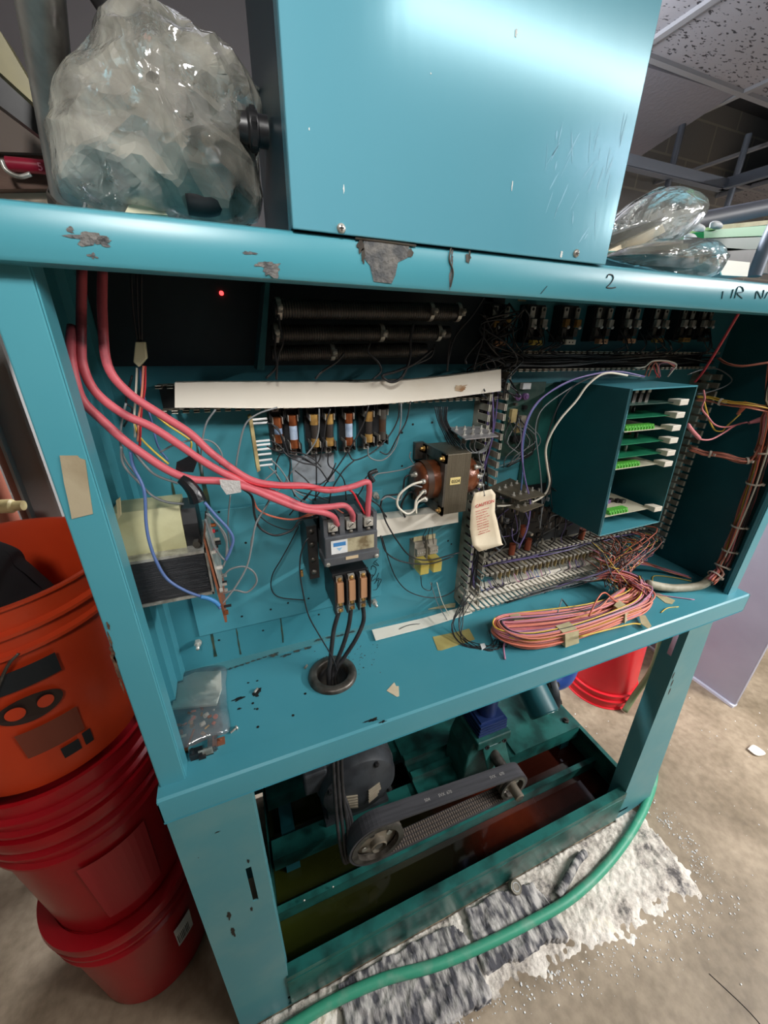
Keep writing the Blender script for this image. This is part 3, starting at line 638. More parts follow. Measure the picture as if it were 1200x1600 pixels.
# ================================================================== RESISTOR TUBES
def resistor(label, pa, pb, y, r, m1, clamps):
    a = Q(*pa, y); c = Q(*pb, y); t = thing('resistor_tube', label, 'resistor', a, 'ribbon wound resistor tubes under the beam'); d = (c - a)
    b = B(); cyl(b, a, c, r, 28); obj('ceramic_tube', b, black, t, 'auto')
    b = B(); N = 70
    for i in range(N):
        k = .03 + .92 * i / N; p = a + d * k
        lathe(b, p, [(r + .0002, -.0008), (r + .0012, 0), (r + .0002, .0008)], d, 20)
    w_ = obj('resistance_winding', b, dsteel, t, True); w_['kind'] = 'stuff'
    for k in clamps:
        p = a + d * k; b = B(); lathe(b, p, [(r + .0015, -.003), (r + .0022, -.003), (r + .0022, .003), (r + .0015, .003)], d, 24); box(b, (p.x - .003, p.y - r - .010, p.z - .006), (p.x + .003, p.y - r, p.z + .004)); q = obj('clamp_band', b, steel, t)
        b = B(); lathe(b, (p.x, p.y - r - .010, p.z), [(.0035, 0), (.0035, .002), (.002, .003), (0, .003)], (0, -1, 0), 14); obj('screw', b, steel, q, True)
    adopt(t)
resistor('uppermost black ribbed resistor tube below the top beam', (428, 482), (716, 488), .175, .0115, None, (.02, .82, .99))
resistor('middle black ribbed resistor tube', (424, 520), (700, 520), .185, .0105, None, (.02, .58, .93))
resistor('lowest black resistor tube, above the white duct cover', (424, 552), (664, 546), .195, .0100, None, (.36,))
b = B(); hexa(b, [Q(415, 440, .18), Q(422, 440, .18), Q(413, 578, .18), Q(402, 578, .18)], [Q(415, 440, .18) + Vector((0, .058, 0)), Q(422, 440, .18) + Vector((0, .058, 0)), Q(413, 578, .18) + Vector((0, .058, 0)), Q(402, 578, .18) + Vector((0, .058, 0))])
tag(obj('resistor_bracket', b, teal_dark), 'dark upright steel bracket at the left end of the resistor tubes', 'bracket')
b = B(); lathe(b, Q(346, 458, .236), [(0, .002), (.0022, .0015), (.003, 0)], (0, -1, 0), 12); tag(obj('indicator_light', b, redglow), 'tiny glowing red indicator light in the dark upper left of the cabinet', 'indicator light')

# ================================================================== FUSE HOLDERS
def fuse_holder(u, v0, v1, label, kind):
    y = .196; top = Q(u, v0, y); bot = Q(u - .03 * (v1 - v0), v1, y); x = top.x; z1, z0 = top.z, bot.z
    t = thing('fuse_holder', label, 'fuse holder', (x, BK, (z0 + z1) / 2), 'fuse holders in a row')
    b = B(); box(b, (x - .0115, .226, z0 - .016), (x + .0115, BK, z1 + .018)); box(b, (x - .0115, .204, z1 - .004), (x - .0095, .226, z1 + .010)); box(b, (x + .0095, .204, z1 - .004), (x + .0115, .226, z1 + .010)); box(b, (x - .0115, .204, z0 - .010), (x - .0095, .226, z0 + .006)); box(b, (x + .0095, .204, z0 - .010), (x + .0115, .226, z0 + .006))
    obj('holder_base', b, black, t)
    for zz in (z1 - .004, z0 + .004):
        b = B(); box(b, (x - .0078, .198, zz - .005), (x - .0068, .228, zz + .005)); box(b, (x + .0068, .198, zz - .005), (x + .0078, .228, zz + .005)); box(b, (x - .0078, .2265, zz - .005), (x + .0078, .228, zz + .005)); obj('clip', b, steel, t)
    for zz in (z1 + .012, z0 - .011):
        b = B(); box(b, (x - .005, .218, zz - .005), (x + .005, .226, zz + .005)); q = obj('terminal', b, steel, t)
        b = B(); lathe(b, (x, .218, zz), [(.0036, 0), (.0036, .0015), (.0015, .0022), (0, .0022)], (0, -1, 0), 12); obj('screw', b, dsteel, q, True)
    if kind: 
        f = obj('fuse_cap', cyl(B(), (x, .205, z1), (x, .205, z1 - .016), .0068, 20), kind[0], t, 'auto'); obj('fuse_cap', cyl(B(), (x, .205, z0), (x, .205, z0 + .014), .0068, 20), kind[0], t, 'auto')
        fb = obj('fuse_body', cyl(B(), (x, .205, z0 + .014), (x, .205, z1 - .016), .0062, 20), kind[1], t, 'auto')
    adopt(t)
K1 = (copper, fuse_lab); K2 = (brass, fuse_dark)
for u, v0, v1, k, l in ((434, 654, 694, K1, 'leftmost fuse holder, its copper capped fuse half hidden by wires'), (458, 650, 702, K1, 'fuse holder with pale blue labelled fuse, second from the left'), (492, 649, 700, K2, 'fuse holder with dark fuse and brass caps, third from the left'), (516, 648, 698, K2, 'fuse holder with dark brass capped fuse in the middle of the row'),
                        (547, 647, 697, K1, 'fuse holder with pale labelled fuse right of the middle'), (579, 644, 692, K2, 'fuse holder with charred dark fuse, second from the right'), (601, 641, 688, (dsteel, coilp), 'rightmost fuse holder with brown sooty fuse')):
    fuse_holder(u, v0, v1, l, k)
# tan terminal board left of the fuses
tb = thing('terminal_board', 'tan edge-on terminal board with white crimp connectors left of the fuses', 'circuit board', Q(398, 680, .21))
b = B(); ext(b, [Q(389, 655, .19), Q(394, 652, .19), Q(407, 735, .19), Q(402, 738, .19)], (0, .035, 0)); obj('board', b, pcb_tan, tb)
for i, v in enumerate((656, 662, 690, 696, 703, 711, 720, 728)):
    a = Q(393 + (v - 652) * .14, v, .195); obj('crimp_connector', cyl(B(), a, a + Vector((.022, 0, .0005)), .0018, 8), whitelab, tb)
adopt(tb)

# ================================================================== CONTACTOR AND OVERLOAD RELAY
ct = thing('motor_contactor', 'large charcoal motor contactor with three screw terminals and blue logo label', 'contactor', Q(545, 850, .2))
yf = .128
def CX(u, v): return Q(u, v, yf)
x0, x1c = CX(508, 860).x, CX(590, 860).x; zb, zt = CX(550, 880).z + .004, CX(550, 812).z
b = B(); box(b, (x0 + .003, yf + .018, zb + .006), (x1c - .003, .232, zt + .004)); obj('rear_housing', b, black, ct, bevel=.002)
b = B(); box(b, (x0, yf, zb), (x1c, yf + .05, zb + .052)); box(b, (x0 - .003, yf - .002, zb - .002), (x1c + .003, yf + .04, zb + .014)); obj('arc_cover', b, phen, ct, bevel=.002)
W3 = (x1c - x0) / 3
b = B()
for i in range(4):
    xx = x0 + W3 * i + (-.0 if i == 0 else (-.007 if i == 3 else -.004)); box(b, (xx, yf + .004, zb + .050), (xx + (.007 if i in (0, 3) else .009), yf + .05, zb + .084))
box(b, (x0, yf + .03, zb + .05), (x1c, yf + .05, zb + .078)); obj('terminal_barrier', b, phen, ct, bevel=.001)
for i in range(3):
    xx = x0 + W3 * (i + .5); b = B(); box(b, (xx - .008, yf + .002, zb + .060), (xx + .008, yf + .024, zb + .076)); q = obj('terminal_lug', b, steel, ct, bevel=.001)
    b = B(); lathe(b, (xx, yf + .002, zb + .068), [(.0055, 0), (.0055, .001), (.0045, .0015), (0, .0015)], (0, -1, 0), 18); s_ = obj('slotted_screw', b, steel, q, True)
    b = B(); ext(b, [(xx - .004, yf + .0002, zb + .066), (xx - .003, yf + .0002, zb + .065), (xx + .004, yf + .0002, zb + .070), (xx + .003, yf + .0002, zb + .071)], (0, .001, 0)); obj('slot_line', b, black, s_)
    b = B(); lathe(b, (xx, yf + .006, zb + .054), [(.004, 0), (.004, .002), (0, .0025)], (0, -1, 0), 12); obj('small_screw', b, dsteel, q, True)
lbx0, lbx1 = x0 + .010, x1c - .007
b = B(); box(b, (lbx0, yf - .0006, zb + .020), (lbx1, yf, zb + .045)); lab = obj('rating_label', b, mat('rating_label_foil', (188, 180, 150), 0.35, 0.2, (120, 106, 80), 60), ct)
b = B(); box(b, (lbx0, yf - .0009, zb + .020), (lbx0 + .028, yf - .0005, zb + .045)); obj('white_corner', b, whitelab, lab)
b = B(); box(b, (lbx0 + .004, yf - .0013, zb + .034), (lbx0 + .025, yf - .0009, zb + .041)); obj('logo_bar', b, bluelab, lab)
b = B(); ext(b, [(lbx0 + .009, yf - .0013, zb + .031), (lbx0 + .019, yf - .0013, zb + .031), (lbx0 + .014, yf - .0013, zb + .025)], (0, .0004, 0)); obj('logo_triangle', b, mat('pale_blue_print', (150, 190, 220)), lab)
b = B(); box(b, (x0 + .034, yf - .003, zb + .0065), (x0 + .056, yf - .002, zb + .012)); obj('small_label', b, mat('tan_label', (206, 184, 150)), ct)
for xx in (x0 + .003, x1c - .003):
    b = B(); lathe(b, (xx, yf - .002, zb + .003), [(.004, 0), (.004, .002), (.002, .003), (0, .003)], (0, -1, 0), 14); obj('corner_screw', b, steel, ct, True)
# auxiliary block on the left flank
b = B(); ax = x0 - .022; box(b, (ax, .165, zb - .045), (ax + .018, .232, zb + .06)); obj('auxiliary_block', b, black, ct, bevel=.001)
for dz in (-.03, -.005, .025, .05):
    b = B(); lathe(b, (ax + .008, .165, zb + dz), [(.005, 0), (.005, .002), (0, .003)], (0, -1, 0), 12); obj('auxiliary_screw', b, dsteel, ct, True)
adopt(ct)
ol = thing('overload_relay', 'black overload relay with three copper heater straps below the contactor', 'overload relay', Q(545, 920, .2))
oy = .165; b = B(); ox0, ox1 = Q(519, 900, oy).x, Q(574, 900, oy).x; oz1, oz0 = Q(545, 893, oy).z, Q(545, 945, oy).z
box(b, (ox0, oy, oz0), (ox1, .232, oz1)); P3 = (ox1 - ox0) / 3
for i in range(4): xx = ox0 + P3 * i; box(b, (xx - .0015, oy - .018, oz0 - .004), (xx + .0015, oy, oz1 - .004))
obj('relay_base', b, black, ol, bevel=.0008)
cab_tops = []
for i in range(3):
    xx = ox0 + P3 * (i + .5); b = B(); box(b, (xx - .0065, oy - .014, oz0 + .018), (xx + .0065, oy - .006, oz1 - .012)); h = obj('heater_strap', b, copper_lite, ol, bevel=.0012); h['label'] = 'copper heater strap'
    for zz, mm in ((oz1 - .008, steel), (oz0 + .012, steel), (oz0 - .002, steel)):
        b = B(); box(b, (xx - .006, oy - .008, zz - .005), (xx + .006, oy - .002, zz + .005)); q = obj('terminal', b, mm, ol)
        b = B(); lathe(b, (xx, oy - .008, zz), [(.0042, 0), (.004, .002), (.002, .003), (0, .003)], (0, -1, 0), 14); obj('screw', b, brass, q, True)
    cab_tops.append(Vector((xx, oy, oz0 - .006)))
adopt(ol)
hc = Vector((hole_c.x, hole_c.y, SH))
for i, ctp in enumerate(cab_tops):
    end = hc + Vector((-.008 + .008 * i, .004 * i, .0)); mid = ctp.lerp(end, .5) + Vector((.010 * (i - .6), -.006, .0))
    wire(('left', 'middle', 'right')[i] + ' one of three thick black cables dropping from overload relay into grommet', [ctp + Vector((0, -.003, .004)), ctp.lerp(mid, .5) + Vector((.006 * (i - .5), 0, 0)), mid, mid.lerp(end, .6), end, end + Vector((.0, .004, -.05))], .0042, blackrub, 'black motor cables', 'power_cable', 'cable', world=True, n=10)

# ================================================================== TRANSFORMERS
tf = thing('control_transformer', 'brown laminated control transformer with copper winding beside the caution tag', 'transformer', (.36, .19, 1.26))
fx0, fx1, fz0, fz1, fy0, fy1 = .3455, .3945, 1.207, 1.321, .142, .226
b = B(); box(b, (fx0, fy0, fz0), (fx1, fy1, fz1)); obj('laminated_core', b, lamin, tf, bevel=.001)
b = B(); box(b, (fx0 - .004, fy0 - .001, fz0 - .002), (fx0, fy1 + .004, fz0 + .016)); box(b, (fx0 - .004, fy0 - .001, fz1 - .016), (fx0, fy1 + .004, fz1 + .002)); box(b, (fx0 - .004, fy0 - .001, fz0), (fx0, fy0 + .014, fz1)); box(b, (fx0 - .004, fy1 - .014, fz0), (fx0, fy1 + .004, fz1)); box(b, (fx0 - .02, fy1 + .002, fz1 - .03), (fx0, fy1 + .012, fz1 + .002)); box(b, (fx0 - .02, fy1 + .002, fz0), (fx0, fy1 + .012, fz0 + .02))
obj('end_bracket', b, dsteel, tf)
b = B()
for (xa, xb) in ((fx0 - .040, fx0 - .001), (fx1 + .001, fx1 + .034)):
    lathe(b, ((xa), .184, 1.264), [(0, 0), (.026, .0), (.033, .006), (.036, .02), (.036, abs(xb - xa))] if xa < fx0 else [(.036, 0), (.036, .014), (.033, .028), (.026, .033), (0, .033)], (1, 0, 0), 28)
for ob_ in osplit('copper_winding', b, coilm, tf, True): pass
b = B(); lathe(b, (fx0 - .030, .184, 1.264), [(.0368, 0), (.0368, .012)], (1, 0, 0), 28); obj('winding_wrap', b, coilp, tf, True)
for (yy, zz) in ((fy0 + .006, fz0 + .008), (fy0 + .006, fz1 - .008), (fy1 - .004, fz1 - .008)):
    b = B(); lathe(b, (fx0 - .004, yy, zz), [(.0055, 0), (.0055, .003), (.003, .0035), (.003, .008), (0, .008)], (-1, 0, 0), 6); obj('clamp_bolt', b, brass, tf)
studs = []
for (u, v) in ((663, 752), (664, 768), (666, 780), (650, 741)):
    c = Q(u, v, .150); b = B(); lathe(b, c, [(0, 0), (.0045, 0), (.0045, .005), (.0028, .005), (.0028, .012), (0, .012)], (-1, -.3, 0), 10); obj('terminal_stud', b, steel, tf, True)
for (u, v) in ((741, 730), (744, 744), (746, 758), (738, 772)):
    c = Q(u, v, .155); b = B(); lathe(b, c, [(0, 0), (.005, 0), (.005, .005), (.0028, .005), (.0028, .012), (0, .012)], (1, -.3, 0), 10); obj('terminal_stud', b, steel, tf, True)
b = B(); rb(b, (704, 747), (719, 756), fy0 - .0008, fy0); nl = obj('number_label', b, mat('yellow_cream_label', (226, 206, 140)), tf)
text('0324', .0085, (Q(705.5, 755, fy0 - .001).x, fy0 - .0012, Q(705.5, 755, fy0 - .001).z), XX, ZZ, blkink, nl)
adopt(tf)
pt = thing('power_transformer', 'big black laminated transformer with cream wrapped coil in the lower left of the cabinet', 'transformer', (-.10, .14, 1.20))
b = B(); tl, br_ = Q(193, 868, .10), Q(322, 928, .10)
box(b, (-.160, .10, 1.166), (-.055, .20, 1.230)); obj('laminated_core', b, lamin_dark, pt, bevel=.001)
b = B(); box(b, (-.1605, .098, 1.230), (-.052, .205, 1.234)); box(b, (-.1605, .098, 1.162), (-.052, .205, 1.166)); box(b, (-.054, .098, 1.162), (-.051, .12, 1.234)); obj('clamp_frame', b, steel, pt)
b = B(); prof = []
for i in range(9): a_ = PI * i / 8; prof.append((-.0, .150 - .034 * math.cos(a_) , 1.234 + .058 * min(1, math.sin(a_) * 1.6)))
ext(b, [(-.156, y, z) for _, y, z in prof], (.080, 0, 0)); obj('coil_wrap', b, cream, pt, 'auto')
b = B(); ext(b, [(-.0755, y * .92 + .012, 1.234 + (z - 1.234) * .9) for _, y, z in prof], (.018, 0, 0)); obj('coil_end', b, black, pt)
b = B(); lathe(b, (-.062, .11, 1.243), [(0, .01), (.005, .01), (.005, 0)], (0, -1, 0), 6); obj('clamp_bolt', b, dsteel, pt)
b = B(); ext(b, [Q(181, 782, .09), Q(187, 778, .09), Q(189, 805, .09), Q(184, 812, .09)], (0, .004, 0)); obj('paper_tab', b, masking, pt)
adopt(pt)
pb_ = thing('edge_circuit_board', 'brown circuit board seen edge-on right of the black transformer', 'circuit board', (-.045, .10, 1.2))
b = B(); hexa(b, [(-.050, .075, 1.262), (-.0475, .075, 1.262), (-.041, .085, 1.118), (-.044, .085, 1.118)], [(-.050, .17, 1.262), (-.0475, .17, 1.262), (-.041, .17, 1.138), (-.044, .17, 1.138)]); obj('board', b, pcb_brown, pb_)
b = B(); hexa(b, [(-.0465, .072, 1.268), (-.045, .072, 1.268), (-.040, .085, 1.17), (-.0415, .085, 1.17)], [(-.0465, .17, 1.268), (-.045, .17, 1.268), (-.040, .17, 1.17), (-.0415, .17, 1.17)]); obj('metal_shield', b, steel, pb_)
random.seed(3)
for i in range(16):
    z = random.uniform(1.13, 1.25); y = random.uniform(.08, .16); x = -.041 - (z - 1.12) * .03; r = random.uniform(.0015, .004)
    obj('component', cyl(B(), (x, y, z), (x + random.uniform(.003, .010), y, z), r, 9), random.choice([steel, copper, red_w, black, steel]), pb_)
adopt(pb_)

# ================================================================== CAUTION TAG
tg = thing('caution_tag', 'cream card tag lettered CAUTION in red, hanging over the wiring ducts', 'tag', Q(758, 768, .11))
ty = .105
rows = [((742, 770), (768, 764)), ((737, 785), (774, 772)), ((735, 805), (773, 800)), ((734, 826), (777, 815)), ((738, 852), (784, 848)), ((748, 862), (786, 851))]
b = B(); R_ = []
for k, (l, r) in enumerate(rows):
    yy = ty + .004 * math.sin(k * .9); R_.append([b.verts.new(Q(l[0] + (r[0] - l[0]) * j / 6, l[1] + (r[1] - l[1]) * j / 6, yy + .003 * math.sin(j / 6 * PI))) for j in range(7)])
for a_, c_ in zip(R_, R_[1:]):
    for j in range(6): b.faces.new((a_[j], a_[j + 1], c_[j + 1], c_[j]))
card = obj('card', b, paper, tg, True); md = card.modifiers.new('t', 'SOLIDIFY'); md.thickness = .0006
h = Q(757, 774, ty - .001); obj('eyelet_hole', lathe(B(), h, [(.0016, 0), (0, .0004)], (0, -1, 0), 14), black, tg)
text('CAUTION', .0088, Q(743, 794, ty - .002), Q(768, 786, ty) - Q(743, 794, ty), ZZ, redink, tg, 'red_heading', .0001)
for i, s_ in enumerate(('Screws could loosen', 'in transit. Before', 'operating, be sure', 'to tighten each wire', 'terminal before', 'applying power to', 'control. Retighten', 'the terminals after', 'one month of', 'continuous service')):
    text(s_, .0034, Q(743 + i * .45 + (2 if i == 8 else 0), 800.5 + i * 3.95, ty - .0025), Q(769, 792, ty) - Q(743, 800, ty), ZZ, redink, tg, 'red_line')
tube_ = obj('tie_wire', tube(B(), pp([(757, 774, ty - .001), (755, 760, ty), (753, 748, ty + .01), (757, 735, ty + .02), (750, 720, .15), (748, 705, .17)]), .0007, 6), gry_w, tg, True)
adopt(tg)

# ================================================================== SMALL RELAYS IN AMBER CASES
for i, (u, v) in enumerate(((664, 888), (684, 884))):
    y = .185; c = Q(u, v, y); t = thing('plug_in_relay', ('left' if i == 0 else 'right') + ' of the pair of small relays in clear amber cases below the transformer', 'relay', (c.x, BK, c.z), 'amber plug-in relays')
    x, z = c.x, c.z
    b = B(); box(b, (x - .0115, .215, z - .016), (x + .0115, BK, z + .046)); box(b, (x - .010, .205, z + .018), (x + .010, .215, z + .034)); obj('socket', b, pvc_grey, t, bevel=.0008)
    b = B(); box(b, (x - .0105, .222, z + .046), (x + .0105, .224, z + .056)); obj('mount_tab', b, masking, t)
    b = B(); box(b, (x - .0105, .185, z - .016), (x + .0105, .214, z + .013)); obj('clear_case', b, amber, t, bevel=.002)
    b = B(); box(b, (x - .006, .192, z - .010), (x + .006, .212, z + .004)); obj('relay_coil', b, brass, t, bevel=.002)
    b = B(); box(b, (x - .007, .195, z + .005), (x + .007, .212, z + .0095)); obj('contact_frame', b, steel, t)
    for k in range(4): b = B(); lathe(b, (x - .0075 + .005 * k, .205, z + .026), [(.0018, 0), (.0018, .0015), (0, .002)], (0, -1, 0), 8); obj('screw', b, steel, t)
    adopt(t)

# ================================================================== STUDDED PLATES (DIODE HEAT SINKS)
def studplate(label, cor, z, rowsn, m):
    P = [QZ(u, v, z) for u, v in cor]; c = sum(P, Vector()) / len(P); t = thing('diode_plate', label, 'heat sink plate', c)
    b = B(); ext(b, P, (0, 0, -.0018)); obj('metal_plate', b, m, t)
    for i in range(rowsn):
        for j in range(2):
            k = (i + .5) / rowsn; l = .28 + .44 * j; p = P[0].lerp(P[1], k).lerp(P[3].lerp(P[2], k), l)
            b = B(); lathe(b, p, [(.0036, -.0), (.0036, .002), (.0016, .002), (.0016, .007), (0, .007)], ZZ, 6); s_ = obj('stud_nut', b, steel, t)
            b = B(); cyl(b, p - Vector((0, 0, .002)), p - Vector((0, 0, .014)), .0035, 10); obj('diode', b, dsteel, t)
    adopt(t)
studplate('grey studded diode plate above the brown transformer', [(699, 667), (751, 666), (779, 681), (727, 686)], 1.352, 4, mat('light_grey_plate', (150, 148, 150), .4, .4))
studplate('dusty diode plate behind the caution tag, upper of the two', [(762, 762), (797, 747), (853, 773), (812, 782)], 1.235, 4, lamin)
studplate('dusty diode plate behind the caution tag, lower of the two', [(766, 782), (800, 778), (850, 788), (818, 800)], 1.212, 3, lamin)
# relay board with purple potentiometers
rbd = thing('potentiometer_board', 'dusty upright circuit board with two purple potentiometers right of the tall duct', 'circuit board', Q(812, 650, .22))
b = B(); rb(b, (796, 598), (834, 708), .218, .220); obj('board', b, pcb_dark, rbd)
for (u, v) in ((807, 620), (819, 619)):
    c = Q(u, v, .218); b = B(); lathe(b, c, [(.0065, 0), (.0065, .007), (.004, .008), (.004, .010), (0, .010)], (0, -1, 0), 18); q = obj('potentiometer', b, purple, rbd, 'auto')
for (u0, v0, u1, v1, m_) in ((818, 599, 829, 608, whitelab), (801, 640, 806, 660, pcb_tan), (815, 650, 820, 668, pvc_grey), (809, 662, 812, 676, pcb_tan), (806, 630, 809, 634, dsteel), (820, 634, 824, 640, black), (802, 682, 812, 690, black), (816, 680, 826, 700, pcb_dark)):
    b = B(); rb(b, (u0, v0), (u1, v1), .209, .2175); obj('board_component', b, m_, rbd)
adopt(rbd)
b = B(); rb(b, (834, 600), (872, 790), .236, .239); tag(obj('terminal_subplate', b, pump_green), 'narrow green plate on the back panel left of the card cage', 'plate')

# ================================================================== RECTIFIER ROW
XS = [(776, 794), (834, 851), (886, 904), (938, 955), (983, 998), (1028, 1042), (1071, 1084), (1102, 1113)]
for i, (ua, ub) in enumerate(XS):
    y = .205; um = (ua + ub) / 2; c = Q(um, 508, y); t = thing('rectifier_module', ('first', 'second', 'third', 'fourth', 'fifth', 'sixth', 'seventh', 'eighth')[i] + ' rectifier module from the left in the dark row under the beam', 'rectifier module', (c.x, BK, c.z), 'rectifier modules under the top beam')
    x = c.x; z = c.z; hw = .017
    b = B(); box(b, (x - hw - .004, .218, z - .030), (x + hw + .004, BK, z + .034)); obj('module_body', b, black, t, bevel=.001)
    for u in (ua, ub):
        xx = Q(u, 508, y).x
        b = B(); box(b, (xx - .005, .212, z + .012), (xx + .005, .214, z + .030)); lathe(b, (xx, .213, z + .026), [(.0028, 0), (.0028, .0012), (0, .0014)], (0, -1, 0), 10, mi=1); q = obj('tab', b, [steel, black], t)
        b = B(); box(b, (xx - .0055, .204, z - .004), (xx + .0055, .212, z + .010)); q = obj('clamp_terminal', b, brass if i in (0, 2) else steel, t, bevel=.0008)
        b = B(); lathe(b, (xx + .003, .204, z - .004), [(.0032, 0), (.0026, .002), (0, .003)], (0, -1, 0), 12); obj('bright_screw', b, whitelab, q, True)
        b = B(); box(b, (xx - .006, .208, z - .020), (xx + .004, .216, z - .006)); obj('lower_tab', b, dsteel, t)
    b = B(); box(b, (x - .013, .200, z - .034), (x + .011, .212, z - .025)); q = obj('bus_link', b, (copper_lite, mat('yellow_link', (212, 190, 90), .5), pvc, copper_lite, copper_lite, brass, brass, dsteel)[i], t, bevel=.001)
    for dx in (-.005, .003): b = B(); lathe(b, (x + dx, .200, z - .030), [(.0016, 0), (0, .0003)], (0, -1, 0), 10); obj('link_hole', b, black, q)
    adopt(t)
for j, (u, v) in enumerate(((764, 466), (816, 466))):
    b = B(); rb(b, (u - 5, v - 4), (u + 6, v + 5), .2375, .2395); tag(obj('terminal_marker', b, masking), 'small tan marker label above the ' + ('first' if j == 0 else 'second') + ' rectifier module', 'label')
# ================================================================== TERMINAL STRIP
ts = thing('terminal_strip', 'long row of screw terminal blocks between the two lower horizontal ducts', 'terminal strip', Q(870, 880, .2))
ta, tz = Q(782, 903, .19), Q(972, 856, .19); n = 34; zT = (ta.z + tz.z) / 2
b = B(); box(b, (ta.x - .006, .222, zT - .018), (tz.x + .006, BK, zT + .018)); obj('rail', b, black, ts)
for i in range(n):
    x = ta.x + (tz.x - ta.x) * i / (n - 1)
    b = B(); box(b, (x - .0044, .198, zT - .014), (x - .0026, .224, zT + .014)); box(b, (x - .0026, .205, zT - .010), (x + .0044, .224, zT + .010)); q = obj('terminal_block', b, pcb_tan if i % 2 else pvc_grey, ts)
    for dz in (-.006, .006): b = B(); lathe(b, (x + .0008, .205, zT + dz), [(.0024, 0), (.0022, .0014), (0, .002)], (0, -1, 0), 7); obj('screw', b, brass, q)
adopt(ts)
b = B(); ext(b, [Q(788, 910, .20), Q(938, 872, .20), Q(938, 878, .20), Q(788, 917, .20)], (0, .001, 0)); tag(obj('marker_strip', b, pvc), 'long white marker strip below the screw terminals', 'marker strip')
# dense component board behind
cbd = thing('component_board', 'crowded dark component board with brown capacitors below the card cage', 'circuit board', Q(850, 830, .23))
a_, c_ = Q(770, 800, .232), Q(930, 852, .232); b = B(); box(b, (.50, .232, 1.035), (.86, .235, 1.20)); obj('board', b, mat('black_component_board', (22, 26, 28), .5), cbd)
random.seed(11)
for (u, v) in ((817, 830), (825, 850), (909, 834), (800, 858)):
    p = Q(u, v, .205); o_ = obj('capacitor', cyl(B(), p + Vector((0, 0, .014)), p - Vector((0, 0, .014)), .0075, 16), capbrown, cbd, 'auto')
for i in range(80):
    x = random.uniform(.51, .85); z = random.uniform(1.045, 1.19); y = random.uniform(.208, .228); k = random.random()
    if k < .35: q = cyl(B(), (x, y, z - .008), (x, y, z + .008), random.uniform(.002, .005), 9)
    elif k < .7: q = cyl(B(), (x, y, z), (x, y - .012, z), random.uniform(.002, .004), 9)
    else: q = box(B(), (x, y - .006, z), (x + random.uniform(.004, .010), y, z + random.uniform(.004, .012)))
    obj('board_component', q, random.choice([black, dsteel, steel, coilp, pvc_grey, dsteel, black, nameplate]), cbd)
adopt(cbd)

# ================================================================== CARD CAGE
cg = thing('card_cage', 'open fronted teal steel card cage holding stacked circuit boards', 'card cage', Q(1000, 720, .15))
yf, yb = .07, .232
TL, TR, BR, BL = Q(988, 608, yf), Q(1091, 602, yf), Q(1030, 816, yf), Q(937, 838, yf)
D = Vector((0, yb - yf, 0)); th_ = .0025
hexp = lambda a, b_, ia, ib: hexa(B(), [a, b_, ib, ia], [a + D, b_ + D, ib + D, ia + D])
cen = (TL + TR + BR + BL) / 4
def inn(p): d = (cen - p); return p + Vector((math.copysign(th_, d.x), 0, math.copysign(th_, d.z)))
iTL, iTR, iBR, iBL = inn(TL), inn(TR), inn(BR), inn(BL)
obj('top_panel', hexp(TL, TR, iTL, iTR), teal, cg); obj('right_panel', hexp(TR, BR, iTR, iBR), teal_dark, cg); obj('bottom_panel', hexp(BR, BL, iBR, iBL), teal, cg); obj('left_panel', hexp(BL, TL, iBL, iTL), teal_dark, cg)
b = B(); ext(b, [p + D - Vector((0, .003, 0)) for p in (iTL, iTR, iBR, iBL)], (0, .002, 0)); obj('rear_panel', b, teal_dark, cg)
b = B(); p_, q_ = TL, BL; hexa(b, [p_, p_ + Vector((.0015, 0, 0)), q_ + Vector((.0015, 0, 0)), q_], [p_ + Vector((-.0002, .004, 0)), p_ + Vector((.0015, .004, 0)), q_ + Vector((.0015, .004, 0)), q_ + Vector((-.0002, .004, 0))]); obj('rubbed_edge', b, mat('rubbed_edge_paint', (110, 180, 196), .4), cg)
adopt(cg)
BRD = [(983, 636, 1052, 625, pcb_dark, 'grey green circuit board with upright transistors, topmost in the card cage'), (979, 656, 1046, 646, pcb_g, 'green circuit board second from the top of the card cage'), (975, 677, 1040, 666, pcb_w, 'beige board with bright green connectors, third from the top of the card cage'),
       (969, 697, 1036, 686, pcb_g, 'green circuit board fourth from the top of the card cage'), (964, 717, 1032, 706, pcb_g, 'green circuit board fifth from the top of the card cage'), (958, 735, 1028, 723, pcb_w, 'beige board with bright green connectors, sixth from the top of the card cage'), (943, 809, 1013, 793, pcb_w, 'beige board alone at the bottom of the card cage')]
